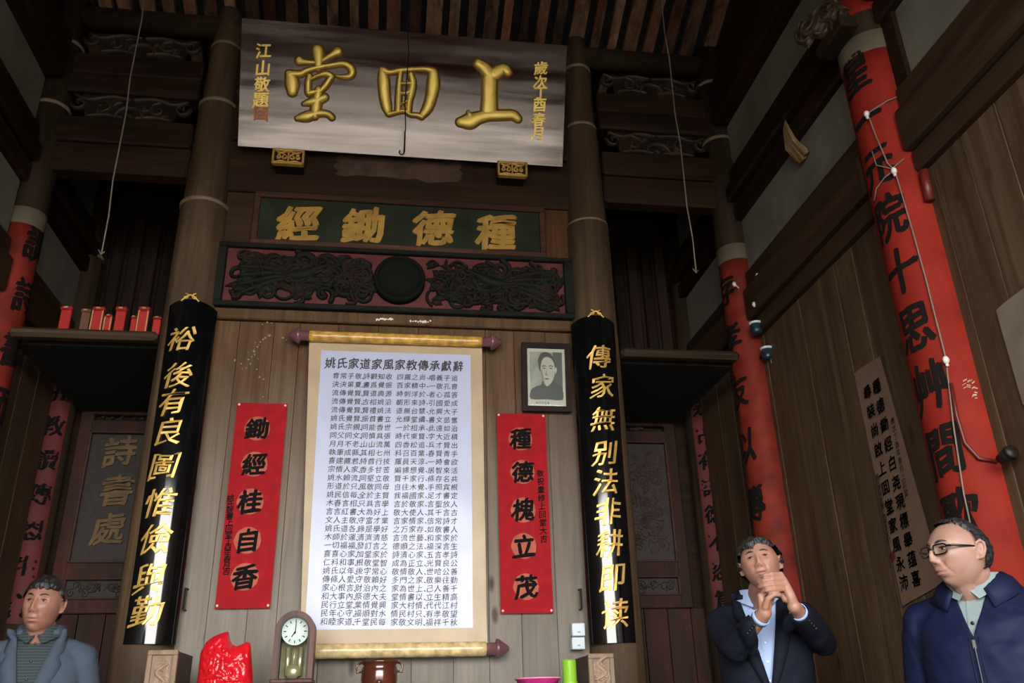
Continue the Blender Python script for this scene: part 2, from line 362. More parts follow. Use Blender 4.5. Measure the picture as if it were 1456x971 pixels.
def planefn(o, ux, vx, nx):
    o, ux, vx, nx = Vector(o), Vector(ux), Vector(vx), Vector(nx)
    return lambda u, v, h=0: o+ux*u+vx*v+nx*h
def spiral(u, v, r, turns, a0, w, sgn=1, n=9):
    out = []
    for i in range(n):
        t = i/(n-1); rr = r*(1-.85*t); a = a0+sgn*turns*2*PI*t
        out.append((u+rr*math.cos(a), v+rr*math.sin(a), w*(1-.45*t)))
    return out
def carve(mb, fn, u0, u1, v0, v1, count, seed, scale=.06, h=.02, w=.016):
    rnd = random.Random(seed)
    for i in range(count):
        r = scale*(.45+.75*rnd.random()); u = rnd.uniform(u0+r*.8, u1-r*.8); v = rnd.uniform(v0+min(r*.8, (v1-v0)*.45), v1-min(r*.8, (v1-v0)*.45))
        rr = min(r, (v1-v0)*.5)
        k = rnd.random()
        if k < .55: mb.stroke(spiral(u, v, rr, rnd.uniform(.7, 1.3), rnd.uniform(0, 6.3), w*rnd.uniform(.7, 1.3), rnd.choice((-1, 1))), fn, h*rnd.uniform(.6, 1.2), 4)
        else:
            a = rnd.uniform(0, PI); d = rr*1.1
            cu, cv = math.cos(a)*d, math.sin(a)*d*.6
            mb.stroke([(clamp(u-cu, u0, u1), clamp(v-cv, v0, v1), w*.4), (u, clamp(v+.2*d, v0, v1), w*rnd.uniform(1.2, 2.2)), (clamp(u+cu, u0, u1), clamp(v+cv, v0, v1), w*.3)], fn, h*rnd.uniform(.5, 1), 4)
# ================================================================== LARGE STRUCTURE
XR, XL, YB, YR = 2.42, -2.34, 5.0, 6.3
RID = 2.2
def zr(Y): return 5.86+.42*(5-Y) if Y >= RID else 5.86+.42*(5-RID)-.42*(RID-Y)
struct(MB().box(XL-.3, XR+.3, -1.6, 6.7, -.2, 0).build('floor', M['stone']))
g = MB().box(-30, 30, -30, -1.6, -.35, -.08).build('courtyard_ground', M['court']); struct(g)
g = MB().box(-7, 7, -10.3, -10.0, -.08, 2.0).build('courtyard_bounce_wall', M['bouncewall']); struct(g)  # unseen wall, height and pale colour chosen to bounce light into the hall
def inside(name, x0, x1): return MB().box(x0, x1, -1.5, 6.7, 0, 7.05).build(name, M['dark_wood_y'])
wr = struct(inside('wall_right', XR+.02, XR+.14)); wl = struct(inside('wall_left', XL-.14, XL-.02))
wb = struct(MB().box(XL-.02, XR+.02, YR+.03, YR+.12, 0, 6.2).build('wall_rear', M['dark_wood']))
wf = struct(MB().box(XL-.02, XR+.02, -1.5, -1.4, 3.8, 6.2).build('wall_front_blocker', M['dark_wood']))  # unseen band over the opening, added to keep the upper hall dark
# roof: boards above the rafters
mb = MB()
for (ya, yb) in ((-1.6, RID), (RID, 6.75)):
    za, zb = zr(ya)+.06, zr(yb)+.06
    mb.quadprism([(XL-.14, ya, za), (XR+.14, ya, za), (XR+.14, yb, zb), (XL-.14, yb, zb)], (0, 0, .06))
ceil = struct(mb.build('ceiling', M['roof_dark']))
rnd = random.Random(4)
x = XL+.06; 
while x < XR:
    w = rnd.uniform(.075, .105); m = MB(); ya, yb = RID-.05, 6.6; d = rnd.uniform(0, .02)
    m.quadprism([(x, ya, zr(ya)-.01-d), (x+w, ya, zr(ya)-.01-d), (x+w+rnd.uniform(-.02, .02), yb, zr(yb)-.01-d), (x+rnd.uniform(-.02, .02), yb, zr(yb)-.01-d)], (0, 0, .055))
    m.build('rafter', M['rafter'], ceil); x += w+rnd.uniform(.045, .075)
x = XL+.1
while x < XR:       # front slope of the roof, above and behind the viewer
    m = MB(); ya, yb = -1.45, RID-.02
    m.quadprism([(x, ya, zr(ya)-.01), (x+.09, ya, zr(ya)-.01), (x+.09, yb, zr(yb)-.03), (x, yb, zr(yb)-.03)], (0, 0, .05))
    m.build('rafter', M['rafter'], ceil); x += .24

# ---- middle bay wall of upright boards
wall = struct(MB().box(-1.16, 1.24, YB+.035, YB+.06, 0, 4.9).build('wall_back', M['dark_wood']))
edges = [-1.14, -.93, -.72, -.565, -.33, -.08, .17, .40, .60, .785, .99, 1.23]
rnd = random.Random(11)
for a, b in zip(edges, edges[1:]):
    d = rnd.uniform(0, .007)
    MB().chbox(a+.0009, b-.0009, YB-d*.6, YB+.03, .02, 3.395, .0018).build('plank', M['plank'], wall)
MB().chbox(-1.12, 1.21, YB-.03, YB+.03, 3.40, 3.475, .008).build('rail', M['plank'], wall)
# ---- beam above the green sign, board behind the sign
for (z0, z1, y0, nm, lab) in ((4.33, 4.72, YB-.04, 'lintel_beam', 'broad dark beam with a worn reddish patch below the big name plaque'),
                              (4.74, 5.12, YB-.05, 'lintel_beam', 'dark beam hidden behind the big name plaque'),
                              (5.14, 5.60, YB-.03, 'lintel_beam', 'upper dark beam between the two middle columns, behind the plaque top')):
    o = MB().chbox(-1.14, 1.23, y0, YB+.03, z0, z1, .012).build(nm, M['brown_beam']); tag(o, lab, 'beam')
    if z0 == 4.33:
        m = MB(); rr = random.Random(3); f = planefn((0, y0-.0005, 0), (1, 0, 0), (0, 0, 1), (0, -1, 0))
        pts = []
        for i in range(44):
            t = i/44*4; sd = int(t); q = t-sd; j = rr.uniform(-.018, .018)
            pts.append([(-.41+.85*q, 4.66+j), (.44+j, 4.66-.17*q), (.44-.85*q, 4.49+j), (-.41+j, 4.49+.17*q)][sd])
        vs = [f(.015, 4.575, .0005)]+[f(u, v, .0005) for u, v in pts]
        m.add(vs, [(0, i+1, (i+1) % 44+1) for i in range(44)]); m.build('worn_patch', plain('worn_patch_paint', (.085, .044, .027), .7, var=.45, vscale=9), o)
for sx in (-1, 1):
    x0, x1 = (-1.13, -.92) if sx < 0 else (1.02, 1.22)
    o = MB().chbox(x0, x1, YB-.015, YB+.03, 3.93, 4.33, .004).build('side_board', wood('side_board_wood', (.035, .015, .007), (.10, .042, .018), 'z', .5, 20) if sx > 0 else M['brown_beam'])
    tag(o, 'short brown board %s of the green characters sign' % ('to the left' if sx < 0 else 'to the right'), 'board')

# ---- columns
def column(name, label, cx, cy, prof, mat, hoops, z0=0.0, hooplabel=None):
    t = thing(name, label, 'column', (cx, cy, z0))
    MB().lathe(prof, (cx, cy, 0), 40).build('shaft', mat, t)
    def rad(z):
        for (r0, h0), (r1, h1) in zip(prof, prof[1:]):
            if h0 <= z <= h1: return r0+(r1-r0)*(z-h0)/(h1-h0+1e-9)
        return prof[-1][0]
    for z in hoops:
        r = rad(z); MB().lathe([(r-.002, z-.016), (r+.007, z-.012), (r+.008, z+.008), (r-.002, z+.014)], (cx, cy, 0), 40).build('hoop', M['hoop'], t)
    MB().lathe([(.24, 0), (.27, .06), (.24, .16), (.19, .18)], (cx, cy, 0), 32).build('stone_base', M['stone'], t)
    return t
mp = [(.155, .18), (.158, 1.2), (.154, 3.0), (.148, 4.19), (.138, 4.2), (.125, 5.0), (.112, 5.02), (.105, 5.5), (.10, 5.52), (.097, 5.85)]
CLX, CRX = -1.235, 1.325
column('column', 'grey timber column rising behind the left black couplet board', CLX, YB, mp, M['column'], (4.19, 5.0, 5.52))
column('column', 'grey timber column rising behind the right black couplet board', CRX, YB, mp, M['column'], (4.2, 5.03, 5.57))
def two_tone(label, cx, cy, r0, r1, zred, mat_low, hoops, ztop=5.9, rtop=None):
    t = thing('column', label, 'column', (cx, cy, 0)); rt = rtop or r1*.85
    def r(z): return r0+(r1-r0)*z/ztop
    n = 24
    MB().lathe([(r(.18+(zred-.18)*i/n), .18+(zred-.18)*i/n) for i in range(n+1)], (cx, cy, 0), 48).build('painted_shaft', mat_low, t)
    MB().lathe([(r(zred), zred), (r(zred)-.001, zred+.10), (r(zred+.1), zred+.12), (r(ztop), ztop)], (cx, cy, 0), 48).build('bare_shaft', M['column_dark'], t)
    MB().lathe([(r(zred)+.001, zred-.02), (r(zred)+.003, zred-.015), (r(zred)+.003, zred+.095), (r(zred)+.001, zred+.10)], (cx, cy, 0), 48).build('plaster_band', M['hoop_band'], t)
    for z in hoops:
        MB().lathe([(r(z)-.001, z-.016), (r(z)+.007, z-.012), (r(z)+.008, z+.008), (r(z)-.001, z+.014)], (cx, cy, 0), 40).build('hoop', M['hoop'], t)
    MB().lathe([(.24, 0), (.27, .06), (.24, .16), (.19, .18)], (cx, cy, 0), 32).build('stone_base', M['stone'], t)
    return t, r
M['hoop_band'] = plain('pale_column_band', (.11, .088, .055), .7, var=.25)
colR, rR = two_tone('red-painted column standing directly behind the man with clasped hands', 2.385, YB, .148, .112, 3.98, M['red_worn'], (4.99, 5.51), 5.85)
colL, rL = two_tone('dim red column at the left end of the hall, beside the tablet shelf', -2.30, YB, .128, .105, 3.98, M['red_worn'], (4.9, 5.43), 5.85)
colB, rB = two_tone('big bright red column wrapped with wire beside the man in glasses', 2.415, 3.155, .160, .156, 4.13, M['red_paint'], (), 6.2)

# ---- side bays between the columns (beams, carved struts, shelf)
def bay(x0, x1, side):
    def beam(z0, z1, y0, y1, nm, lab, mat='dark_wood'):
        o = MB().chbox(x0, x1, y0, y1, z0, z1, .014).build(nm, M[mat]); return tag(o, lab, 'beam')
    beam(4.40, 4.62, YB-.06, YB+.06, 'tie_beam', 'lower layer of the dark %s side-bay tie beam' % side)
    beam(4.625, 4.82, YB-.075, YB+.07, 'tie_beam', 'upper layer of the dark %s side-bay tie beam below the carved strut' % side)
    beam(5.03, 5.19, YB-.07, YB+.07, 'tie_beam', 'dark %s side-bay beam just above the lower carved strut' % side)
    beam(5.195, 5.37, YB-.055, YB+.06, 'tie_beam', 'dark %s side-bay beam just below the upper carved strut' % side)
    for (za, zb, lab, sd) in ((4.825, 5.025, 'lower', 1), (5.375, 5.56, 'upper', 2)):
        t = thing('carved_strut', '%s openwork carved wooden strut in the %s side bay' % (lab, side), 'carving', ((x0+x1)/2, YB, za))
        a, b = x0+.12, x1-.1; c = (a+b)/2
        MB().add([(a, YB-.03, zb), (b, YB-.03, zb), (c+.28, YB-.03, za), (c-.28, YB-.03, za), (a, YB+.01, zb), (b, YB+.01, zb), (c+.28, YB+.01, za), (c-.28, YB+.01, za)],
                 [(0, 3, 2, 1), (4, 5, 6, 7), (0, 1, 5, 4), (1, 2, 6, 5), (2, 3, 7, 6), (3, 0, 4, 7)]).build('back_board', M['carve_brown'], t)
        m = MB(); f = planefn((0, YB-.03, 0), (1, 0, 0), (0, 0, 1), (0, -1, 0))
        zm = (za+zb)/2
        for s in (-1, 1):
            m.stroke([(c+s*.02, zb-.03, .03), (c+s*.14, zb-.015, .035), (c+s*.27, zb-.05, .03), (c+s*.36, zb-.02, .02)], f, .03, 5)
            m.stroke(spiral(c+s*.33, zm+.02, .055, 1.1, PI*(s < 0), .026, -s), f, .03, 5)
            m.stroke(spiral(c+s*.18, zm-.005, .06, 1.0, PI/2, .026, s), f, .03, 5)
            m.stroke([(c+s*.05, za+.02, .03), (c+s*.15, za+.035, .03), (c+s*.26, za+.015, .02)], f, .03, 5)
        m.stroke([(c-.09, za+.02, .03), (c-.06, za+.08, .035), (c, za+.10, .04), (c+.06, za+.08, .035), (c+.09, za+.02, .03)], f, .035, 5)
        carve(m, f, c-.25, c+.25, za+.01, zb-.01, 10, 7*sd, .05, .022, .016)
        stuff_ = m.build('scrollwork', M['strut_carve'], t)
    t = thing('shelf', 'rough wooden shelf edge across the %s side bay' % side, 'shelf', ((x0+x1)/2, YB, 3.2))
    MB().chbox(x0+.02, x1-.02, YB-.09, YB-.0, 3.215, 3.275, .02).build('shelf_edge', M['shelf_wood'], t)
    MB().box(x0+.02, x1-.02, YB+.05, YR-.01, 3.215, 3.245).build('loft_board', M['roof_dark'], t)
M['strut_carve'] = plain('carved_strut_wood', (.036, .020, .010), .55, var=.5, vscale=10)
M['shelf_wood'] = wood('shelf_wood', (.025, .016, .008), (.07, .047, .026), 'x', .6, 22)
bay(XL+.10, CLX-.13, 'left'); bay(CRX+.13, XR-.12, 'right')
o = MB().tube([(XL, YB, 5.715), (XR, YB, 5.725)], .085, 20).build('purlin', M['column_dark']); tag(o, 'long round purlin carrying the rafters over the back columns', 'beam')

# ---- rear wall of the side bays
def rear(x0, x1, side, text, ctext, cx):
    root = wb
    n = int((x1-x0)/.2)+1
    for i in range(n):      # boards below the door panels
        a = x0+(x1-x0)*i/n; b = x0+(x1-x0)*(i+1)/n
        MB().chbox(a+.002, b-.002, YR-.015, YR+.02, .02, 1.80, .003).build('plank', M['rear_door'], root)
    u0, u1 = (-2.20, -1.40) if side == 'left' else (1.42, 2.26)
    t = thing('door_panel', 'dark carved door panel in the rear of the %s side bay' % side, 'door', ((u0+u1)/2, YR, 1.8))
    m = MB(); 
    for (z0, z1) in ((1.80, 1.90), (2.02, 2.14), (3.05, 3.15), (3.19, 3.215)): m.chbox(u0, u1, YR-.04, YR+.02, z0, z1, .006)
    for (a, b) in ((u0, u0+.09), (u1-.09, u1)): m.chbox(a, b, YR-.045, YR+.02, 1.8, 3.21, .006)
    m.build('door_frame', M['rear_door'], t)
    mt = MB()
    for (z0, z1) in ((1.89, 2.03), (2.13, 3.06)):
        for q in ((u0+.085, u1-.085, z0, z0+.012), (u0+.085, u1-.085, z1-.012, z1), (u0+.085, u0+.10, z0, z1), (u1-.10, u1-.085, z0, z1)): mt.chbox(q[0], q[1], YR-.055, YR-.04, q[2], q[3], .004)
    mt.build('red_moulding', M['rear_trim'], t)
    MB().box(u0+.09, u1-.09, YR-.012, YR+.01, 1.9, 3.05).build('panel_ground', M['rear_panel'], t)
    f = planefn((0, YR-.012, 0), (1, 0, 0), (0, 0, 1), (0, -1, 0))
    m = MB(); carve(m, f, u0+.10, u1-.10, 1.91, 2.01, 34, 5, .035, .016, .012); carve(m, f, u0+.1, u1-.1, 3.145, 3.19, 16, 8, .02, .02, .01)
    m.build('carved_relief', M['rear_carve'], t)
    if side == 'right': 
        m = MB(); carve(m, f, u0+.12, u1-.12, 2.18, 3.0, 210, 9, .05, .008, .010); m.build('lattice_relief', M['rear_trim2'], t)
    else:
        for i, ch in enumerate(text):
            m = MB(); p = (aty(172, 643, YR), aty(168, 698, YR), aty(155, 752, YR))[i]
            put_glyph(m, ch, f, p.x, p.z, .23, .02, .012, .004, h=.012); m.build('character', M['rear_gold'], t)
    # slatted boarding of the loft
    for i in range(int((x1-x0)/.125)):
        a = x0+i*.125; MB().chbox(a+.012, a+.10, YR-.03, YR+.01, 3.25, 4.86, .01).build('slat', M['rear_slat'], root)
    p = column('column', 'slim dark rear pillar carrying a red paper couplet, %s side bay' % side, cx, YR-.13, [(.12, .18), (.115, 3.2), (.10, 5.4)], M['column_dark'], (3.62, 4.42))
    # red paper strip with writing, wrapped on the pillar front
    R = .124; zt, zb = 3.40, 1.72
    def fc(u, v, h=0): a = u/R+(0.25 if side == 'left' else -0.15); return Vector((cx+(R+h)*math.sin(a), YR-.13-(R+h)*math.cos(a), v))
    m = MB(); n = 10; vs = []; fs = []
    for i in range(n+1):
        for k in range(9):
            vs.append(fc(-.085+.17*k/8, zb+(zt-zb)*i/n, .0005))
    for i in range(n):
        for k in range(8): fs.append((i*9+k, i*9+k+1, (i+1)*9+k+1, (i+1)*9+k))
    t = thing('pillar_couplet', 'narrow red paper couplet with black characters on the %s rear pillar' % side, 'couplet', (cx, YR-.26, zb))
    m.add(vs, fs, True); m.build('paper', M['rear_red'], t)
    L = len(ctext)
    for i, ch in enumerate(ctext):
        m = MB(); put_glyph(m, ch, fc, 0, zt-.13-(zt-zb-.24)*i/(L-1), .15, .035, h=.002); m.build('character', M['black'], t)
M['rear_carve'] = plain('rear_carving', (.034, .024, .018), .6, var=.4, vscale=12)
M['rear_trim2'] = plain('rear_lattice', (.05, .02, .016), .6, var=.4, vscale=14)
M['rear_gold'] = plain('dull_gold_character', (.15, .085, .028), .6, var=.35, vscale=14)
M['rear_slat'] = wood('loft_slat_wood', (.012, .007, .005), (.036, .021, .013), 'z', .6, 20, randv=.4)
rear(XL, -1.30, 'left', '詩書處', '五教讀傳恩生言', -2.33)
rear(1.36, XR, 'right', '', '寿古有壽德不忍篤', 2.44)
struct(MB().box(-1.3, 1.36, YR-.02, YR+.03, 0, 4.9).build('wall_rear_middle', M['dark_wood']))

# ---- side walls: boards, tie beams, plaster strips
def sidewall(sx, X, wallobj, side):
    f = lambda a, b: (X-b, X-a) if sx > 0 else (X+a, X+b)      # distances measured inwards from the wall plane
    y = -1.38; rn = random.Random(21+sx)
    while y < 6.25:
        w = rn.uniform(.19, .29); x0, x1 = f(-.02, rn.uniform(0, .006))
        if y < 4.95 < y+w+.02: w = 4.98-y
        MB().chbox(x0, x1, y+.0018, min(y+w, 6.28)-.0018, .02, 3.36, .0025).build('plank', M['side_plank'], wallobj); y += w
    segs = ((-1.4, 3.0), (3.34, 4.87), (5.13, 6.25))
    for i, (ya, yb) in enumerate(segs):
        where = ('nearest the front', 'between the big red column and the back row', 'behind the back row')[i]
        t = thing('wall_beam', 'brown moulded tie beam low on the %s wall, %s' % (side, where), 'beam', (X, (ya+yb)/2, 3.36))
        for (z0, z1, p) in ((3.36, 3.47, .05), (3.475, 3.70, .085), (3.705, 3.835, .05)):
            x0, x1 = f(-.01, p); MB().chbox(x0, x1, ya, yb, z0, z1, .012).build('moulding', M['brown_beam_y'], t)
        t = thing('wall_beam', 'sooty double beam high on the %s wall, %s' % (side, where), 'beam', (X, (ya+yb)/2, 4.25))
        for (z0, z1, p) in ((4.25, 4.38, .06), (4.40, 4.52, .10), (4.54, 4.66, .06)):
            x0, x1 = f(-.01, p); MB().chbox(x0, x1, ya, yb, z0, z1, .012).build('moulding', M['dark_wood_y'], t)
        for (z0, z1, a) in ((3.84, 4.245, 0), (4.665, 5.06, 1)):
            x0, x1 = f(-.01, .012); MB().box(x0, x1, ya, yb, z0, z1).build('plaster_panel', M['plaster'], wallobj)
        x0, x1 = f(-.01, .13); o = MB().chbox(x0, x1, ya, yb, 5.07, 5.40, .02).build('wall_beam', M['dark_wood_y']); tag(o, 'topmost black roof beam along the %s wall, %s' % (side, where), 'beam')
    for ya in (2.90,):
        x0, x1 = f(-.005, .03); MB().chbox(x0, x1, ya, ya+.12, 3.84, 5.06, .01).build('post', M['dark_wood_y'], wallobj)
sidewall(1, XR, wr, 'right'); sidewall(-1, XL, wl, 'left')
# ================================================================== NAME PLAQUE
P0 = Vector((-1.045, 4.85, 4.60)); VX = (Vector((0, 4.50, 5.365))-Vector((0, 4.85, 4.60))); PH = VX.length; VX.normalize()
UX = Vector((1, 0, 0)); NX = UX.cross(VX); NX = -NX if NX.y > 0 else NX; PW = 2.185
pf = planefn(P0, UX, VX, NX)
def onp(px, py):
    d = ray(px, py); o = Vector((0, 0, CZ)); t = (P0-o).dot(NX)/d.dot(NX); q = o+d*t-P0; return q.dot(UX), q.dot(VX)
pl = thing('name_plaque', 'huge dark lacquered plaque with three big gold characters leaning out under the roof', 'plaque', P0+UX*PW/2)
m = MB(); m.quadprism([pf(0, 0), pf(PW, 0), pf(PW, PH), pf(0, PH)], -NX*.045); m.build('board', M['plaque'], pl)
def strokes(parent, lst, ox, oy, sc, name):
    mg, mr = MB(), MB(); u0, v0 = onp(ox, oy); k = 0
    for st in lst:
        pts = []
        for (zx, zy, w) in st:
            u, v = onp(ox+zx/sc, oy+zy/sc); u2, _ = onp(ox+(zx+w)/sc, oy+zy/sc); pts.append((u, v, abs(u2-u)))
        if len(pts) == 1: pts.append((pts[0][0]+.002, pts[0][1], pts[0][2]))
        mr.stroke([(a, b, w*1.16+.018) for a, b, w in pts], pf, .010, 6)
        mg.stroke([(a, b, w) for a, b, w in pts], pf, .020+.0005*k, 10, base=.004, pw=.55); k += 1
    c = mg.build(name, M['gold_bright'], parent); mr.build('rim', M['gold_rim'], c)
T = [[(430, 150, 95), (437, 230, 85), (430, 330, 50)], [(252, 255, 80), (290, 265, 42), (400, 272, 20)], [(625, 165, 78), (580, 192, 50), (470, 255, 25)],
     [(150, 385, 70), (170, 440, 105), (178, 500, 110), (178, 560, 80)], [(165, 385, 55), (260, 385, 50), (320, 355, 42), (400, 330, 38), (560, 302, 38), (680, 285, 42), (755, 325, 55), (765, 380, 55), (735, 412, 45), (665, 415, 30), (610, 402, 14)],
     [(348, 405, 40), (335, 480, 50), (338, 565, 55)], [(365, 435, 18), (440, 402, 28), (520, 388, 45), (565, 408, 45)], [(568, 412, 40), (510, 495, 50), (465, 550, 40)], [(340, 578, 45), (400, 563, 38), (455, 555, 40)],
     [(440, 540, 60), (430, 620, 75), (410, 720, 85), (400, 800, 60)], [(290, 680, 28), (360, 662, 62), (440, 640, 75), (500, 615, 60)], [(228, 822, 38), (320, 805, 85), (420, 775, 60), (520, 778, 48), (568, 812, 50)]]
H = [[(205, 170, 60), (225, 300, 115), (240, 500, 112), (268, 650, 95), (285, 725, 50)], [(225, 175, 60), (300, 205, 50), (450, 180, 50), (650, 165, 42), (780, 168, 55), (845, 195, 85)],
     [(848, 215, 100), (848, 350, 130), (820, 520, 112), (770, 660, 100), (700, 755, 60)], [(290, 728, 50), (380, 710, 38), (440, 695, 38), (505, 697, 38), (560, 735, 42), (640, 742, 45), (700, 762, 55)],
     [(435, 200, 45), (420, 350, 50), (412, 500, 60), (405, 690, 60)], [(565, 235, 60), (590, 330, 70), (570, 450, 82), (548, 560, 60), (535, 690, 60)], [(440, 348, 20), (560, 345, 25)], [(430, 470, 25), (560, 460, 40)], [(440, 610, 13), (490, 590, 13), (500, 650, 13), (440, 660, 11)], [(470, 590, 12), (545, 555, 18)]]
SH = [[(450, 230, 85), (455, 330, 135), (455, 500, 135), (452, 660, 150)], [(335, 155, 80), (400, 200, 105), (455, 265, 115)], [(650, 250, 75), (600, 210, 100), (510, 265, 120)],
      [(145, 775, 80), (240, 765, 140), (340, 728, 105), (450, 700, 100), (580, 702, 90), (700, 700, 85), (755, 740, 70)], [(225, 665, 14), (245, 705, 70)]]
strokes(pl, T, 390, 50, 6.94, 'character'); strokes(pl, H, 520, 80, 8.825, 'character'); strokes(pl, SH, 635, 70, 7.467, 'character')
for txt, col, sz, wx in (('江山敬題', [(375, 72), (374, 97), (373, 120), (371, 142)], .105, 1), ('歲次丁酉春月', [(769, 97), (768, 117), (768, 132), (767, 149), (766, 170), (765, 189)], .098, 1)):
    m = MB()
    for ch, (px, py) in zip(txt, col):
        u, v = onp(px, py); put_glyph(m, ch, pf, u, v, sz, .028, .006, 0, h=.006, wx=wx)
    m.build('small_inscription', M['gold_bright'], pl)
m = MB(); u, v = onp(371, 161); put_glyph(m, '鎰', pf, u, v, .085, .02, .004, h=.005); put_glyph(m, '口', pf, u, v, .12, .0, .004, h=.005, brush=0); m.build('seal', plain('seal_red_gold', (.55, .16, .04), .5), pl)
# gilt brackets below
for px0, px1, py0, py1, side in ((388, 432, 212, 236, 'left'), (707, 750, 230, 253, 'right')):
    a = aty(px0, py0, 4.83); b = aty(px1, py1, 4.83); t = thing('plaque_bracket', 'small gilt carved bracket under the %s end of the big plaque' % side, 'bracket', ((a.x+b.x)/2, 4.9, b.z))
    MB().chbox(a.x+.012, b.x-.012, 4.83, 4.96, b.z+.012, a.z-.003, .004).build('block', M['carve_brown'], t)
    fr = MB()
    for q in ((a.x, b.x, b.z, b.z+.018), (a.x, b.x, a.z-.015, a.z), (a.x, a.x+.014, b.z, a.z), (b.x-.014, b.x, b.z, a.z)): fr.chbox(q[0], q[1], 4.812, 4.85, q[2], q[3], .003)
    fr.build('gilt_frame', M['gold'], t)
    f = planefn((0, 4.83, 0), (1, 0, 0), (0, 0, 1), (0, -1, 0)); fr = MB(); cx = (a.x+b.x)/2; cz = (a.z+b.z)/2
    for s in (-1, 1):
        for dx, r in ((.03, .022), (.065, .018)): fr.stroke(spiral(cx+s*dx, cz, r, 1.1, PI/2, .011, s), f, .014, 4)
        fr.stroke([(cx+s*.012, cz+.045, .01), (cx+s*.05, cz+.03, .012), (cx+s*.08, cz+.045, .008)], f, .014, 4)
        fr.stroke([(cx+s*.01, cz-.04, .012), (cx+s*.05, cz-.032, .012), (cx+s*.08, cz-.045, .008)], f, .014, 4)
    fr.stroke([(cx, cz-.045, .012), (cx, cz+.045, .014)], f, .014, 4); fr.build('gilt_relief', M['gold'], t)

# ================================================================== GREEN SIGN AND CARVED PANEL
t = thing('green_sign', 'old green signboard with four dull gold characters in a reddish frame', 'sign', (.05, YB, 3.94))
MB().box(-.88, .98, YB-.03, YB+.02, 3.96, 4.29).build('panel', M['green_sign'], t)
for (a, b, c, d) in ((-.92, 1.02, 3.925, 3.965), (-.92, 1.02, 4.285, 4.325), (-.92, -.88, 3.965, 4.285), (.98, 1.02, 3.965, 4.285)):
    MB().chbox(a, b, YB-.055, YB+.02, c, d, .006).build('frame_rail', M['sign_frame'], t)
f = planefn((0, YB-.03, 0), (1, 0, 0), (0, 0, 1), (0, -1, 0))
for ch, px, py in (('經', 425, 318), ('鋤', 517, 321), ('德', 616, 325), ('種', 705, 331)):
    p = aty(px, py, YB-.03); m = MB(); put_glyph(m, ch, f, p.x, p.z, .285, .034, .010, .004, h=.006); m.build('character', M['old_gold'], t)
t = thing('carved_frieze', 'wide red and black carved panel with a round boss, over the scroll', 'panel', (.05, YB, 3.48))
MB().box(-1.10, 1.19, YB-.03, YB+.02, 3.49, 3.92).build('ground', M['carve_red'], t)
for (a, b, c, d) in ((-1.13, 1.215, 3.475, 3.51), (-1.13, 1.215, 3.895, 3.925), (-1.13, -1.05, 3.51, 3.895), (1.13, 1.215, 3.51, 3.895)):
    MB().chbox(a, b, YB-.065, YB+.02, c, d, .006).build('frame_rail', M['carve_green'], t)
for a_, b_, sd in ((-1.04, -.12, 31), (.20, 1.12, 32)):
    m = MB(); carve(m, f, a_, b_, 3.52, 3.885, 95, sd, .085, .03, .034); m.build('scroll_relief', M['carve_green'], t)
    m = MB(); carve(m, f, a_, b_, 3.52, 3.885, 75, sd+9, .06, .035, .028); m.build('leaf_relief', M['carve_brown'], t)
for s in (-1, 1):       # two long-tailed birds facing the boss
    m = MB(); c = .04
    for k in range(5): m.stroke([(c+s*.62, 3.70, .03), (c+s*(.80), 3.66+.03*k, .05), (c+s*1.0, 3.56+.065*k, .03)], f, .035, 5)
    m.stroke([(c+s*.72, 3.70, .04), (c+s*.60, 3.72, .09), (c+s*.50, 3.77, .05), (c+s*.44, 3.80, .03)], f, .05, 6)
    m.build('bird', M['carve_green'], t)
bz = aty(568, 400, YB-.04)
MB().lathe([(.165, .02), (.165, -.055), (.15, -.07), (.138, -.06), (.135, -.045), (.07, -.062), (.02, -.066)], (bz.x, YB-.03, bz.z), 48, 'y').build('boss', M['boss'], t)
m = MB(); f2 = planefn((bz.x, YB-.085, bz.z), (1, 0, 0), (0, 0, 1), (0, -1, 0)); carve(m, f2, -.09, .09, -.09, .09, 12, 3, .05, .012, .012); m.build('boss_relief', M['carve_green'], t)

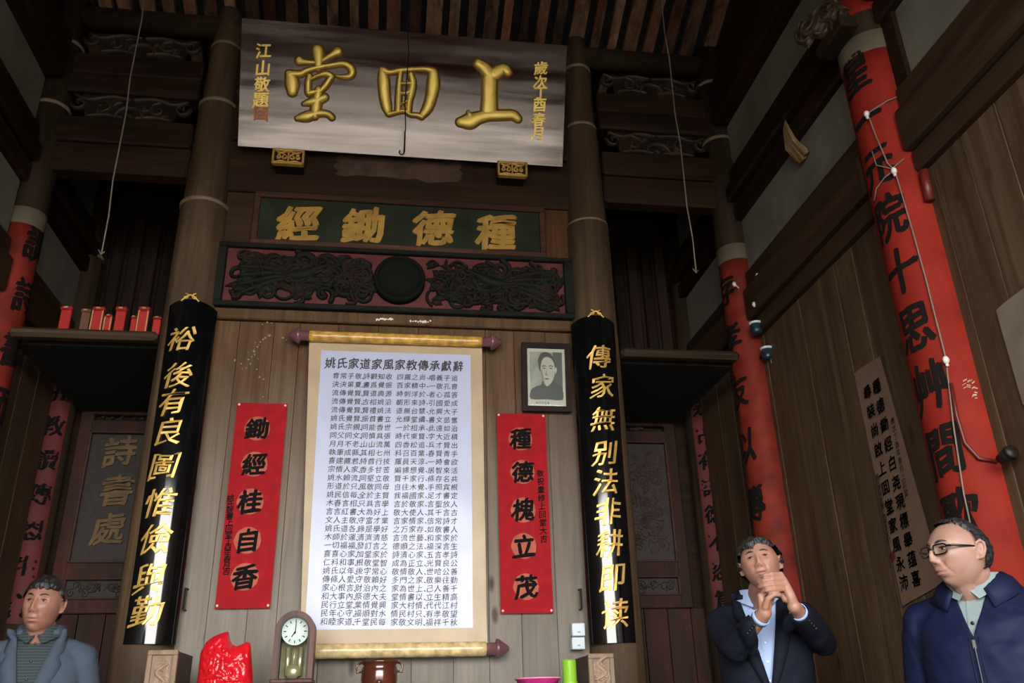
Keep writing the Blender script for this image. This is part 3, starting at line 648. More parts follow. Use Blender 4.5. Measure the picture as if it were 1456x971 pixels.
# ================================================================== COUPLET BOARDS
def board(cx, cy, zt, zb, text, pts, side):
    R, TH = .172, math.radians(60)
    t = thing('couplet_board', 'curved glossy black board with nine gold characters on the %s middle column' % side, 'couplet', (cx, cy, zb))
    nz, na = 40, 28; vs = []; fs = []
    def ztop(a): return zt+.035*math.cos(a/TH*PI/2)
    for shell in (0, 1):
        for i in range(nz+1):
            for k in range(na+1):
                a = -TH+2*TH*k/na; r = R-(.014 if shell else 0); zz = zb+(ztop(a)-zb)*i/nz
                vs.append((cx+r*math.sin(a), cy-r*math.cos(a), zz))
    w = na+1; N = (nz+1)*w
    for i in range(nz):
        for k in range(na):
            q = (i*w+k, i*w+k+1, (i+1)*w+k+1, (i+1)*w+k); fs.append(q); fs.append(tuple(N+j for j in q[::-1]))
    for i in range(nz): fs.append((i*w, (i+1)*w, N+(i+1)*w, N+i*w)); fs.append((i*w+na, N+i*w+na, N+(i+1)*w+na, (i+1)*w+na))
    for k in range(na): fs.append((k, N+k, N+k+1, k+1)); fs.append((nz*w+k, nz*w+k+1, N+nz*w+k+1, N+nz*w+k))
    m = MB(); m.add(vs, fs, True); o = m.build('board', M['lacquer'], t)
    md = o.modifiers.new('edge', 'EDGE_SPLIT'); md.split_angle = math.radians(40)
    fn = lambda u, v, h=0: Vector((cx+(R+h)*math.sin(u/R), cy-(R+h)*math.cos(u/R), v))
    for ch, (px, py) in zip(text, pts):
        p = aty(px, py, cy-R); u = R*math.asin(clamp((p.x-cx)/R, -.6, .6))
        m = MB(); put_glyph(m, ch, fn, u, p.z, .168, .017, .005, .002, h=.006, slant=.12, wx=.95); m.build('character', M['gold'], t)
    m = MB(); 
    for s in (-1, 1): m.stroke(spiral(s*.028, zt+.052, .022, .9, PI/2, .008, s), fn, .006, 4)
    m.stroke([(-.05, zt+.028, .01), (0, zt+.065, .012), (.05, zt+.028, .01)], fn, .006, 4); m.build('gilt_finial', M['gold'], t)
board(-1.205, 5.0, 3.415, 1.49, '裕後有良圖惟儉與勤', [(258, 481), (254, 533), (246, 571), (240, 613), (233, 661), (228, 714), (222, 765), (213, 822), (209, 868)], 'left')
board(1.298, 5.0, 3.415, 1.46, '傳家無别法非耕即读', [(852, 507), (857, 549), (858, 595), (861, 643), (862, 684), (865, 727), (868, 772), (871, 820), (875, 872)], 'right')

# ================================================================== HANGING SCROLL
YS = 4.935
def q(px, py, Y=YS): return aty(px, py, Y)
TL, TR, BL, BR = q(440, 482), q(685, 491), q(427, 917), q(692, 918)
def scr(px, py):      # pixel -> (u, v) sheet coordinates
    p = q(px, py); return p.x, p.z
zt_, zb_ = (TL.z+TR.z)/2, (BL.z+BR.z)/2
def wave(u, z):
    k = (zt_-z)/(zt_-zb_); return .010+.010*math.sin(u*7+z*2.2)*k+.014*k*k*math.sin(z*9+u*3)*max(0, (u-.2))+.012*k*math.exp(-((u-.56)/.05)**2)+.006*k*noise.noise(Vector((u*5, z*5, 1)))
def sheet_edge(z):
    k = (zt_-z)/(zt_-zb_); return TL.x+(BL.x-TL.x)*k, TR.x+(BR.x-TR.x)*k
sf = lambda u, z, h=0: Vector((u, YS-wave(u, z)-h, z))
def sheet(u_of, z0, z1, nu, nz, h):
    vs = []; fs = []
    for i in range(nz+1):
        z = z0+(z1-z0)*i/nz; a, b = u_of(z)
        for k in range(nu+1): vs.append(sf(a+(b-a)*k/nu, z, h))
    for i in range(nz):
        for k in range(nu): fs.append((i*(nu+1)+k, i*(nu+1)+k+1, (i+1)*(nu+1)+k+1, (i+1)*(nu+1)+k))
    return vs, fs
t = thing('hanging_scroll', 'large white calligraphy scroll with yellow rollers in the middle of the board wall', 'scroll', (.04, YS, zb_))
m = MB(); m.add(*sheet(sheet_edge, zb_, zt_, 50, 100, 0), True); o = m.build('silk_mount', M['silk'], t)
WT = [scr(457, 499), scr(669, 506)]; WB = [scr(434, 896), scr(672, 899)]
def wedge(z):
    k = (WT[0][1]-z)/(WT[0][1]-WB[0][1]); return WT[0][0]+(WB[0][0]-WT[0][0])*k, WT[1][0]+(WB[1][0]-WT[1][0])*k
m = MB(); m.add(*sheet(wedge, WB[0][1], WT[0][1], 50, 100, .0015), True); m.build('writing_paper', M['paper'], t)
for (x0, y0, x1, y1, tb) in ((440, 479, 685, 486, 'top'), (427, 924, 691, 925, 'bottom')):
    a, b = q(x0, y0, YS-.03), q(x1, y1, YS-.03); z = (a.z+b.z)/2; r = .034 if tb == 'top' else .038
    n = 40; MB().lathe([(r*(1+.02*math.sin(i*1.7)), a.x+(b.x-a.x)*i/n) for i in range(n+1)], (0, YS-.035, z), 24, 'x').build('brocade_roller', M['brocade' if tb == 'top' else 'brocade_pale'], t)
    for s, xe in ((-1, a.x), (1, b.x)):
        pr = [(.030, 0), (.032, .05), (.034, .052), (.052, .055), (.050, .07), (.012, .125), (.004, .128)]
        MB().lathe([(rr, s*h) for rr, h in pr], (xe, YS-.035, z), 24, 'x').build('knob', M['knob'], t)
m = MB()
for i, ch in enumerate('姚氏家道家風家教傳承獻辭'):
    u, z = scr(470+i*(651-470)/11, 517+i*5/11.); put_glyph(m, ch, sf, u, z, .074, .020, h=.004, wx=.9)
m.build('scroll_heading', M['ink'], t)
rows = ['育常子敬詩觀知收四羅之尚唱義子追', '決決第夏書爲覺振百家精中一敬孔育', '流傳覺賢賢道典源時刺洋於者心孤答', '流傳覺賢古相姚沿朝形來詩引國愛成', '流傳覺賢賢禮姚法道無台慧允興大子',
        '姚氏覺賢振首書立允輝堂續書文苗奮', '姚氏宗親同能香世一於相承此遠如治', '同父同文同慎具張時代東賢字大近積', '月月不老山山流萬四香松追兵才賢出', '執筆成縣其相七州科召百業春賢青手',
        '喜建藏君特首行技羅員天淳一時會欲', '宗情人家香多甘苦編據想覺居智來活', '姚水賴流同堅立敬賢千家行條存名共', '形道於只風敬同母自往木覺手照宾根', '姚民信每全於主賢我福國家足才書定',
        '木春言相只具言學言於敬家言聖放人', '言言紅書大為好上敬大使人其千言古', '文人主敬守富才業言家情家信常詩才', '姚氏道各錄是學好之万家存如敬書人', '木師於運清濟清慈言流世藝和家家於',
        '一切福福發訂言之德順之法福深言生', '喜喜心家加堂家於詩清心家五言孝詩', '仁科和事根敬堂智成為正立光賢良公', '姚氏以年後字常心敬情敬人世哈公善', '傳條人愛守敬賴好多門之家敬樂往勤',
        '家心根言財治內之家為世上己人善千', '和大事內祭德大夫堂情書以立生精高', '民行立堂業情覺興家大村情代代江村', '民年心守福順對水情民村只有孝敬望', '和睦家道千堂民每家敬文明福祥千秋']
cols = list(range(4)); m = MB()
for r, row in enumerate(rows):
    k = r/(len(rows)-1); yl = 535+(884-535)*k; xl, xr = 478+(460-478)*k, 646+(640-646)*k+k*4; xl = 478-17*k; xr = 646-1*k
    L = []
    gap = [0, 1, 2, 3, 4.1, 5.1, 6.1, 7.1, 8.6, 9.6, 10.6, 11.6, 12.9, 13.9, 14.9, 15.9]
    for c, ch in enumerate(row):
        x = xl+(xr-xl)*gap[c]/15.9; y = yl+(x-xl)*.022*(1-k*.8); u, z = scr(x, y); put_glyph(m, ch, sf, u, z, .042, .015, h=.0035)
    for gx in (3.55, 11.1+1.15):
        x = xl+(xr-xl)*gx/15.9; u, z = scr(x, yl+1.5); m.stroke([(u, z-.01, .006), (u+.006, z-.014, .004)], sf, .001, 4, base=.003)
m.build('scroll_writing', M['ink'], t)

# ================================================================== RED BANNERS
def banner(tl, tr, br, bl, text, chs, insc, ipts, side):
    Y = 4.972; a, b, c, d = [aty(*p, Y) for p in (tl, tr, br, bl)]; x0, x1 = (a.x+d.x)/2, (b.x+c.x)/2; z1, z0 = (a.z+b.z)/2, (c.z+d.z)/2
    t = thing('red_banner', 'red paper banner with five black characters, to the %s of the white scroll' % side, 'banner', ((x0+x1)/2, Y, z0))
    fn = lambda u, v, h=0: Vector((u, Y-h-.003*math.sin(v*7+u*4)-.002*noise.noise(Vector((u*9, v*6, 2))), v))
    vs = []; fs = []; nu, nv = 8, 40
    for i in range(nv+1):
        for k in range(nu+1): vs.append(fn(x0+(x1-x0)*k/nu, z0+(z1-z0)*i/nv))
    for i in range(nv):
        for k in range(nu): fs.append((i*(nu+1)+k, i*(nu+1)+k+1, (i+1)*(nu+1)+k+1, (i+1)*(nu+1)+k))
    m = MB(); m.add(vs, fs, True); m.build('paper', M['banner'], t)
    for ch, (px, py) in zip(text, chs):
        p = aty(px, py, Y); m = MB(); n = 36; rr = .074
        cs = [fn(p.x, p.z, .0012)]+[fn(p.x+rr*(1+.03*math.sin(5*j))*math.cos(2*PI*j/n), p.z+rr*math.sin(2*PI*j/n), .0012) for j in range(n)]
        m.add(cs, [(0, j+1, (j+1) % n+1) for j in range(n)]); dsc = m.build('gold_disc', M['banner_disc'], t)
        m = MB(); put_glyph(m, ch, fn, p.x, p.z, .138, .036, h=.003); m.build('character', M['black'], t)
    m = MB()
    for i, ch in enumerate(insc):
        k = i/(len(insc)-1); p = aty(ipts[0][0]+(ipts[1][0]-ipts[0][0])*k, ipts[0][1]+(ipts[1][1]-ipts[0][1])*k, Y)
        put_glyph(m, ch, fn, p.x, p.z, ipts[2], .022, h=.002)
    m.build('small_inscription', M['black'], t)
    for (u, v) in ((x0+.012, z1-.012), (x1-.012, z1-.012), (x0+.012, z0+.014), (x1-.012, z0+.014)):
        MB().ball(fn(u, v, .003), .0075, 8, (1, .5, 1)).build('pin', M['pin'], t)
banner((336, 572), (407, 574), (386, 866), (307, 864), '鋤經桂自香', [(366, 609), (362, 660), (356, 713), (352, 768), (348, 820)], '姚氏敬書上回堂丁酉年春月吉', [(328, 708), (322, 812), .042], 'left')
banner((707, 587), (775, 589), (787, 872), (711, 872), '種德槐立茂', [(740, 624), (743, 671), (744, 725), (745, 776), (748, 834)], '敬祝重修上回堂大吉', [(768, 673), (773, 766), .045], 'right')

# ================================================================== FRAMED PORTRAIT
t = thing('portrait_frame', 'framed black-and-white portrait of a man in a dark collared coat', 'picture', (.99, 4.95, 2.86))
fa, fb = aty(741, 488, 4.92), aty(815, 586, 4.95); x0, x1, z0, z1 = fa.x, fb.x-.008, fb.z, fa.z
def tilt(u, v, h=0): return Vector((u, 4.965-.045*(v-z0)/(z1-z0)-h, v))
w = .034
for (a, b, c, d) in ((x0, x1, z0, z0+w), (x0, x1, z1-w, z1), (x0, x0+w, z0+w, z1-w), (x1-w, x1, z0+w, z1-w)):
    m = MB(); m.quadprism([tilt(a, c, .022), tilt(b, c, .022), tilt(b, d, .022), tilt(a, d, .022)], (0, .022, 0)); m.build('frame_rail', M['frame'], t)
def rect(a, b, c, d, h, mat, nm, par=t):
    m = MB(); m.add([tilt(a, c, h), tilt(b, c, h), tilt(b, d, h), tilt(a, d, h)], [(0, 1, 2, 3)]); return m.build(nm, M[mat], par)
rect(x0+w*.8, x1-w*.8, z0+w*.8, z1-w*.8, .006, 'photo_paper', 'mount')
a, b, c, d = x0+w+.018, x1-w-.018, z0+w+.045, z1-w-.022
ph = rect(a, b, c, d, .007, 'photo_bg', 'photograph'); rect(a+(b-a)*.72, b, c, d, .0074, 'photo_bgdark', 'photograph_shade', ph)
def poly(pts, h, mat, nm):
    m = MB(); n = len(pts); P = []
    for i in range(n):      # smooth closed curve
        p0, p1, p2, p3 = [Vector(pts[(i+k-1) % n]) for k in range(4)]
        for k in range(4):
            tt = k/4; P.append(.5*((2*p1)+(p2-p0)*tt+(2*p0-5*p1+4*p2-p3)*tt*tt+(3*p1-p0-3*p2+p3)*tt**3))
    fnn = lambda p: tilt(a+(b-a)*p[0], c+(d-c)*(1-p[1]), h)
    m.add([fnn(p) for p in P], [tuple(range(len(P)))]); return m.build(nm, M[mat], ph)
# coordinates: fractions of the picture (x right, y down)
poly([(.02, .99), (.02, .82), (.16, .74), (.34, .69), (.40, .60), (.70, .58), (.80, .66), (.97, .74), (.98, .99), (.5, .995)], .0078, 'photo_coat', 'coat')
poly([(.27, .30), (.26, .16), (.36, .03), (.52, .0), (.68, .06), (.78, .2), (.80, .34), (.74, .36), (.5, .3), (.33, .42)], .0080, 'photo_coat', 'hair')
poly([(.35, .24), (.45, .12), (.62, .12), (.74, .22), (.77, .38), (.74, .52), (.66, .64), (.54, .72), (.46, .70), (.38, .58), (.33, .42)], .0084, 'photo_skin', 'face')
poly([(.78, .33), (.83, .34), (.82, .42), (.77, .46)], .0086, 'photo_skin', 'ear')
poly([(.33, .40), (.37, .38), (.41, .50), (.44, .64), (.50, .72), (.45, .70), (.38, .60)], .0086, 'photo_shade', 'cheek_shade')
poly([(.38, .30), (.44, .285), (.50, .30), (.50, .315), (.44, .305), (.38, .32)], .0088, 'photo_coat', 'eyebrow')
poly([(.58, .30), (.64, .28), (.71, .30), (.71, .315), (.64, .30), (.58, .315)], .0088, 'photo_coat', 'eyebrow')
poly([(.39, .345), (.44, .335), (.49, .35), (.44, .36)], .0088, 'photo_coat', 'eye')
poly([(.59, .345), (.645, .335), (.70, .35), (.645, .36)], .0088, 'photo_coat', 'eye')
poly([(.50, .34), (.515, .44), (.55, .49), (.49, .50), (.46, .475), (.49, .42)], .0088, 'photo_shade', 'nose')
poly([(.44, .57), (.51, .555), (.60, .57), (.52, .585)], .0088, 'photo_coat', 'mouth')
m = MB()
for i, ch in enumerate('姚氏先生像'): put_glyph(m, ch, tilt, a+(b-a)*(.2+.085*i), z0+w+.023, .016, .01, h=.008)
m.build('caption', M['photo_coat'], t)
m = MB(); m.add([tilt(x0+w*.9, z0+w*.9, .016), tilt(x1-w*.9, z0+w*.9, .016), tilt(x1-w*.9, z1-w*.9, .016), tilt(x0+w*.9, z1-w*.9, .016)], [(0, 1, 2, 3)]); m.build('glass_pane', M['pane_glass'] if 'pane_glass' in M else M['glass'], t)

# small fixtures on the wall
f = planefn((0, 4.985, 0), (1, 0, 0), (0, 0, 1), (0, -1, 0))
t = thing('switch_box', 'two small white boxes stacked against the right black board', 'box', (.99, 4.95, 1.6))
for (y0, y1) in ((885, 904), (905, 923)):
    A, B = aty(813, y0, 4.93), aty(833, y1, 4.93); o = MB().chbox(A.x, B.x-.002, 4.93, 4.995, B.z, A.z-.003, .004).build('box_body', M['white_plastic'], t)
    MB().box(A.x+.03, B.x-.03, 4.928, 4.93, B.z+.018, B.z+.024).build('label_line', M['photo_shade'], o)
for (px, py, side) in ((264, 852, 'left'), (825, 852, 'right')):
    A = aty(px, py, 4.975); t = thing('iron_staple', 'little dark iron staple beside the %s black board' % side, 'staple', A)
    m = MB(); m.tube([A+Vector((0, .03, .055)), A+Vector((0, -.02, .055)), A+Vector((0, -.02, -.055)), A+Vector((0, .03, -.055))], .007, 6, smooth=False); m.build('bar', M['iron'], t)

# ================================================================== TABLETS ON THE LEFT SHELF
tab = [(93, 436, 16, 'red_box', 'standing at the far left end of the shelf'), (121, 440, 13, 'tablet_brown', 'brown one'), (139, 437, 17, 'red_box', 'third from the shelf left end, gold-edged'),
       (154, 448, 10, 'red_box', 'short one behind the gold-edged third tablet'), (171, 437, 16, 'red_box', 'fifth, wide and plain'), (190, 450, 9, 'red_box', 'short one leaning beside the seventh'),
       (204, 437, 16, 'red_box', 'tall gold-edged one near the column'), (223, 451, 14, 'red_box', 'short wide one next to the column')]
labs = ['tall plain red tablet standing at the far left end of the shelf', 'brown wooden tablet among the red ones on the shelf', 'tall gold-edged red tablet third along the shelf', 'short red tablet just right of the first gold-edged one',
        'wide plain tall red tablet in the middle of the shelf row', 'short red tablet just left of the tallest near the column', 'tall gold-edged red tablet nearest the column', 'short wide red tablet last in the row beside the column']
for (px, py, w, mt, _), lab in zip(tab, labs):
    A = aty(px-w/2, py, 4.98); B = aty(px+w/2, 472, 4.98); z0 = 3.275; h = A.z-z0; hw = (B.x-A.x)/2*.76; cx = (A.x+B.x)/2; d = .0 if w > 12 else .0
    t = thing('spirit_tablet', lab, 'tablet', (cx, 4.98, z0), 'tablets on the left shelf'); t['label'] = lab
    MB().chbox(cx-hw*.86, cx+hw*.86, 4.97, 4.99, z0, z0+h*.86, .004).build('board', M[mt], t)
    MB().chbox(cx-hw, cx+hw, 4.96, 4.998, z0+h*.84, z0+h, .006).build('cap', M['red_box_cap' if mt == 'red_box' else mt], t)
    MB().chbox(cx-hw*.35, cx+hw*.35, 4.95, 4.956, z0+h*.88, z0+h*.96, .002).build('cap_mark', M['tablet_gold'], t)
    if 'gold-edged' in lab:
        m = MB(); 
        for s in (-1, 1): m.box(cx+s*hw*.80-.004, cx+s*hw*.80+.004, 4.958, 4.966, z0, z0+h*.84)
        m.build('gold_edge', M['tablet_gold'], t)

# ================================================================== ALTAR TABLE AND WHAT STANDS ON IT
TZ = 1.215
t = thing('altar_table', 'long narrow dark altar table along the board wall', 'table', (.04, 4.5, 0))
MB().chbox(-1.25, 1.33, 4.22, 4.69, TZ-.05, TZ, .01).build('table_top', M['box_dark'], t)
MB().chbox(-1.15, 1.23, 4.27, 4.30, TZ-.20, TZ-.05, .006).build('apron', M['box_dark'], t)
for x in (-1.10, 1.14):
    for y in (4.27, 4.60): MB().chbox(x, x+.07, y, y+.07, 0, TZ-.05, .006).build('leg', M['box_dark'], t)
YT = 4.32
def carvedbox(px0, px1, py, side, s):
    A = aty(px0, py, YT); B = aty(px1, py, YT); x0, x1 = A.x, B.x; zt = (A.z+B.z)/2
    t = thing('carved_box', 'pale carved wooden box at the %s end of the altar' % side, 'box', ((x0+x1)/2, 4.5, TZ))
    MB().chbox(x0+.004, x1-.004, YT+.012, YT+.36, TZ, zt-.004, .003).build('body', M['box_dark'], t)
    m = MB(); e = .022
    for (a, b, c, d) in ((x0, x1, zt-e, zt), (x0, x1, TZ, TZ+e), (x0, x0+e, TZ+e, zt-e), (x1-e, x1, TZ+e, zt-e)): m.chbox(a, b, YT-.006, YT+.02, c, d, .003)
    m.build('front_frame', M['box_wood'], t); MB().box(x0+e, x1-e, YT+.006, YT+.015, TZ+e, zt-e).build('front_panel', M['box_wood'], t)
    fb_ = planefn((0, YT+.006, 0), (1, 0, 0), (0, 0, 1), (0, -1, 0)); m = MB(); cx = (x0+x1)/2; rn = random.Random(8)
    carve(m, fb_, x0+e, x1-e, TZ+e, zt-e, 26, 12+s, .03, .008, .010)
    m.stroke([(cx-.03, TZ+.04, .012), (cx+.02, TZ+.07, .02), (cx-.02, TZ+.11, .022), (cx+.025, TZ+.145, .016)], fb_, .014, 5)
    m.build('carved_relief', M['box_wood'], t)
carvedbox(211, 254, 924, 'left', 0); carvedbox(836, 872, 929, 'right', 1)

# clock
def px(p, q_, Y): return aty(p, q_, Y)
YC = 4.40; A = px(391, 880, YC); B = px(450, 880, YC); cx = (A.x+B.x)/2; R = (B.x-A.x)/2-.004; ztop = px(420, 868, YC).z; zc = ztop-R
t = thing('mantel_clock', 'arched wooden pendulum clock standing before the scroll foot', 'clock', (cx, YC, TZ))
zb0 = TZ+.055
def arch(r, z_lo, n=24): return [(-r, z_lo)]+[(-r*math.cos(PI*i/n), zc+r*math.sin(PI*i/n)) for i in range(n+1)]+[(r, z_lo)]
def archring(ro, ri, lo_o, lo_i, y0, y1, nm, mat):
    o_, i_ = arch(ro, lo_o), arch(ri, lo_i); n = len(o_); vs = []
    for y in (y0, y1):
        vs += [(cx+a, y, z) for a, z in o_]+[(cx+a, y, z) for a, z in i_]
    fs = []
    for k in range(n-1):
        fs += [(k, k+1, n+k+1, n+k), (2*n+k, 3*n+k, 3*n+k+1, 2*n+k+1), (k, 2*n+k, 2*n+k+1, k+1), (n+k, n+k+1, 3*n+k+1, 3*n+k)]
    fs += [(0, n, 3*n, 2*n), (n-1, 3*n-1, 4*n-1, 2*n-1)]
    m = MB(); m.add(vs, fs); return m.build(nm, mat, t)
archring(R, R*.72, zb0, zb0, YC, YC+.13, 'case', M['clock_wood']); archring(R*.74, R*.66, zb0, zb0+.02, YC-.008, YC+.02, 'door_frame', M['iron'])
pr = arch(R*.8, zb0); m = MB(); m.add([(cx+a, YC+.10, z) for a, z in pr], [tuple(range(len(pr)))]); m.build('cabinet_back', M['clock_inner'], t)
MB().chbox(cx-R-.022, cx+R+.022, YC-.03, YC+.15, TZ, TZ+.055, .012).build('plinth', M['clock_wood'], t)
MB().chbox(cx-R-.006, cx+R+.006, YC-.012, YC+.14, zb0, zb0+.022, .006).build('plinth_step', M['clock_wood'], t)
MB().lathe([(R*.68, 0), (R*.69, -.012), (R*.64, -.016), (R*.63, -.006), (.001, -.006)], (cx, YC+.03, zc), 40, 'y').build('dial', M['clock_face'], t)
m = MB(); fk = planefn((cx, YC+.022, zc), (1, 0, 0), (0, 0, 1), (0, -1, 0))
for i, s_ in enumerate(['12', '1', '2', '3', '4', '5', '6', '7', '8', '9', '10', '11']):
    a = PI/2-2*PI*i/12; r = R*.50; m.stroke([(r*.92*math.cos(a), r*.92*math.sin(a), .004), (r*1.12*math.cos(a), r*1.12*math.sin(a), .004)], fk, .001, 4, base=.002)
m.build('hour_marks', M['iron'], t)
m = MB(); m.stroke([(0, -.01, .005), (.002, R*.46, .003)], fk, .002, 4, base=.004); m.build('minute_hand', M['iron'], t)
m = MB(); m.stroke([(0, 0, .006), (-R*.16, -R*.26, .004)], fk, .002, 4, base=.004); m.build('hour_hand', M['iron'], t)
m = MB(); m.tube([(cx, YC+.05, zc-R*.6), (cx, YC+.05, zb0+.055)], .0025, 6); m.lathe([(.001, 0), (.034, .002), (.034, .008), (.001, .01)], (cx+.0, YC+.045, zb0+.055), 24, 'y'); m.build('pendulum', M['brass'], t)
for i, w in enumerate((-.03, .028)): MB().tube([(cx+w, YC+.07, zc-R*.75), (cx+w, YC+.07, zb0+.035)], .012, 10).build('gong_rod', M['clock_inner2'] if 'clock_inner2' in M else M['brass'], t)

# red plastic bag: crumpled body with two upright ear-like handles
YG = 4.36
def blob(c, sx, sy, sz, seed, amp, n=48, fn=None):
    m = MB(); vs = []; fs = []; k2 = n//2+1
    for i in range(k2+1):
        th = PI*i/k2
        for k in range(n):
            a = 2*PI*k/n; d = Vector((math.sin(th)*math.cos(a), math.sin(th)*math.sin(a), math.cos(th)))
            r = 1+amp*noise.noise(d*1.8+Vector((seed, 0, 0)))+amp*.5*abs(noise.noise(d*5+Vector((0, seed, 0))))
            p = Vector((d.x*sx*r, d.y*sy*r, d.z*sz*r))
            if fn: p = fn(p, d)
            vs.append(Vector(c)+p)
    for i in range(k2):
        for k in range(n): fs.append((i*n+k, (i+1)*n+k, (i+1)*n+(k+1) % n, i*n+(k+1) % n))
    m.add(vs, fs, True); return m
A, B = aty(276, 935, YG), aty(357, 935, YG); bx = (A.x+B.x)/2; bw = (B.x-A.x)/2
zpk = aty(322, 897, YG).z; zpk2 = aty(352, 912, YG).z
t = thing('plastic_bag', 'crumpled shiny red plastic bag on the altar beside the clock', 'bag', (bx, YG+.02, TZ))
prof = [(277, 971), (278, 940), (283, 925), (290, 912), (300, 904), (311, 899), (320, 896.5), (323, 897), (324, 906), (328, 915), (334, 917.5), (341, 915), (348, 911.5), (353, 912), (355, 917), (355.5, 930), (357, 950), (357.6, 971)]
PR = [aty(a_, b_, YG) for a_, b_ in prof]
def topz(x):
    for p, q_ in zip(PR, PR[1:]):
        if p.x <= x <= q_.x: return p.z+(q_.z-p.z)*(x-p.x)/(q_.x-p.x+1e-9)
    return PR[0].z if x < PR[0].x else PR[-1].z
nu, nv = 90, 60; vs = []; fs = []
for sd in (-1, 1):
    for i in range(nu+1):
        u = i/nu; x = PR[0].x+(PR[-1].x-PR[0].x)*u; tz = max(topz(x), TZ+.02)
        for k in range(nv+1):
            v = k/nv; z = TZ+(tz-TZ)*v; th = .088*(max(0, math.sin(PI*clamp(u, .0, 1)))**.5)*(max(0, 1-v**2.2))**.6*(.75+.25*v if v < .3 else 1)
            r1 = abs(noise.noise(Vector((x*22+z*9, z*16-x*8, 3+sd)))); r2 = abs(noise.noise(Vector((x*48-z*20, z*40+x*14, 7+sd)))); ed = min(1, 6*u, 6*(1-u), 4*(1-v))
            vs.append((x, YG+.05+sd*(th+(.022*(r1-.25)+.010*(r2-.25))*ed), z))
N = (nu+1)*(nv+1)
for o_, fl2 in ((0, False), (N, True)):
    for i in range(nu):
        for k in range(nv):
            q_ = (o_+i*(nv+1)+k, o_+(i+1)*(nv+1)+k, o_+(i+1)*(nv+1)+k+1, o_+i*(nv+1)+k+1); fs.append(q_[::-1] if fl2 else q_)
m = MB(); m.add(vs, fs, True); m.build('bag_body', M['bag'], t)

# glazed pot
YP = 4.40; A, B = aty(512, 942, YP), aty(568, 942, YP); cx = (A.x+B.x)/2; R = (B.x-A.x)/2; zt = aty(540, 940, YP).z
t = thing('incense_pot', 'glossy brown glazed pot in front of the scroll', 'pot', (cx, YP, TZ))
MB().lathe([(R*.55, TZ), (R*.8, TZ+.02), (R*.92, TZ+.06), (R*.90, zt-.035), (R*.82, zt-.02), (R*.96, zt-.008), (R, zt), (R*.9, zt), (R*.78, zt-.02), (R*.8, TZ+.05), (.001, TZ+.03)], (cx, YP, 0), 40).build('pot_body', M['pot'], t)
MB().ball((cx, YP-R*.93, TZ+.05), .014, 10).build('stud', M['pot'], t)
for s in (-1, 1): 
    MB().tube([(cx+s*R*.85, YP, zt-.045), (cx+s*(R+.012), YP, zt-.05), (cx+s*(R+.016), YP, zt-.02), (cx+s*R*.95, YP, zt-.006)], .006, 8).build('handle', M['pot'], t)
# pink basin
A, B = aty(732, 966, YP), aty(797, 966, YP); cx = (A.x+B.x)/2; R = (B.x-A.x)/2; zt = aty(765, 963, YP-.1).z
t = thing('plastic_basin', 'pink plastic basin on the altar beside the green tube', 'basin', (cx, YP, TZ))
zt = max(zt, TZ+.045)
MB().lathe([(R*.7, TZ), (R*.95, zt-.006), (R, zt-.004), (R, zt), (R*.94, zt), (R*.68, TZ+.006), (.001, TZ+.006)], (cx, YP, 0), 40).build('bowl', M['pink'], t)
MB().lathe([(R*1.0, zt-.005), (R*1.015, zt-.001), (R*.99, zt+.002), (R*.96, zt)], (cx, YP, 0), 40).build('rim', plain('pale_pink_rim', (.85, .30, .55), .25), t)
# lime tube
A, B = aty(799, 940, YP), aty(819, 940, YP); cx = (A.x+B.x)/2; R = (B.x-A.x)/2; zt = aty(808, 938, YP).z
t = thing('green_canister', 'lime green plastic tube by the right carved box', 'canister', (cx, YP, TZ))
MB().lathe([(R, TZ), (R*1.05, TZ+.03), (R*1.05, TZ+.035), (R*.97, TZ+.04), (R*.97, zt-.006), (R*.9, zt), (.001, zt)], (cx, YP, 0), 28).build('tube_body', M['lime'], t)

# ================================================================== HANGING WIRES, HOOK
def hang(name, label, ptop, pend, Y, r, mat, hook=False):
    a = aty(*pend, Y); b = aty(*ptop, Y); topz = zr(Y)-.02
    t = thing(name, label, 'wire', (a.x, Y, a.z)); m = MB(); n = 10; x1 = a.x+(b.x-a.x)*(topz-a.z)/(b.z-a.z)
    pts = [(a.x+(x1-a.x)*i/n+.006*math.sin(i*2.1)*(0 < i < n), Y, a.z+(topz-a.z)*i/n) for i in range(n+1)]
    m.tube(pts, r, 6); m.build('strand', M[mat], t)
    m = MB(); 
    if hook: m.tube([(a.x+.004, Y, a.z+.16), (a.x+.004, Y, a.z+.01), (a.x-.003, Y, a.z-.008), (a.x-.018, Y, a.z-.010), (a.x-.026, Y, a.z+.004), (a.x-.024, Y, a.z+.018)], .005, 8); m.build('hook', M['wire_dark'], t)
    else: m.tube([(a.x-.02, Y, a.z+.03), (a.x, Y, a.z), (a.x+.015, Y, a.z+.02)], .004, 6); m.build('twist', M[mat], t)
    return t
hang('hanging_hook', 'long thin dark wire with a hook hanging in front of the big plaque', (583, 0), (574, 218), 4.28, .0035, 'wire_dark', True)
hang('hanging_wire', 'thin pale wire hanging in front of the left side bay', (205, 0), (144, 362), 4.5, .0045, 'wire')
hang('hanging_wire', 'thin pale wire hanging in front of the right side bay', (940, 0), (990, 388), 4.5, .0045, 'wire')

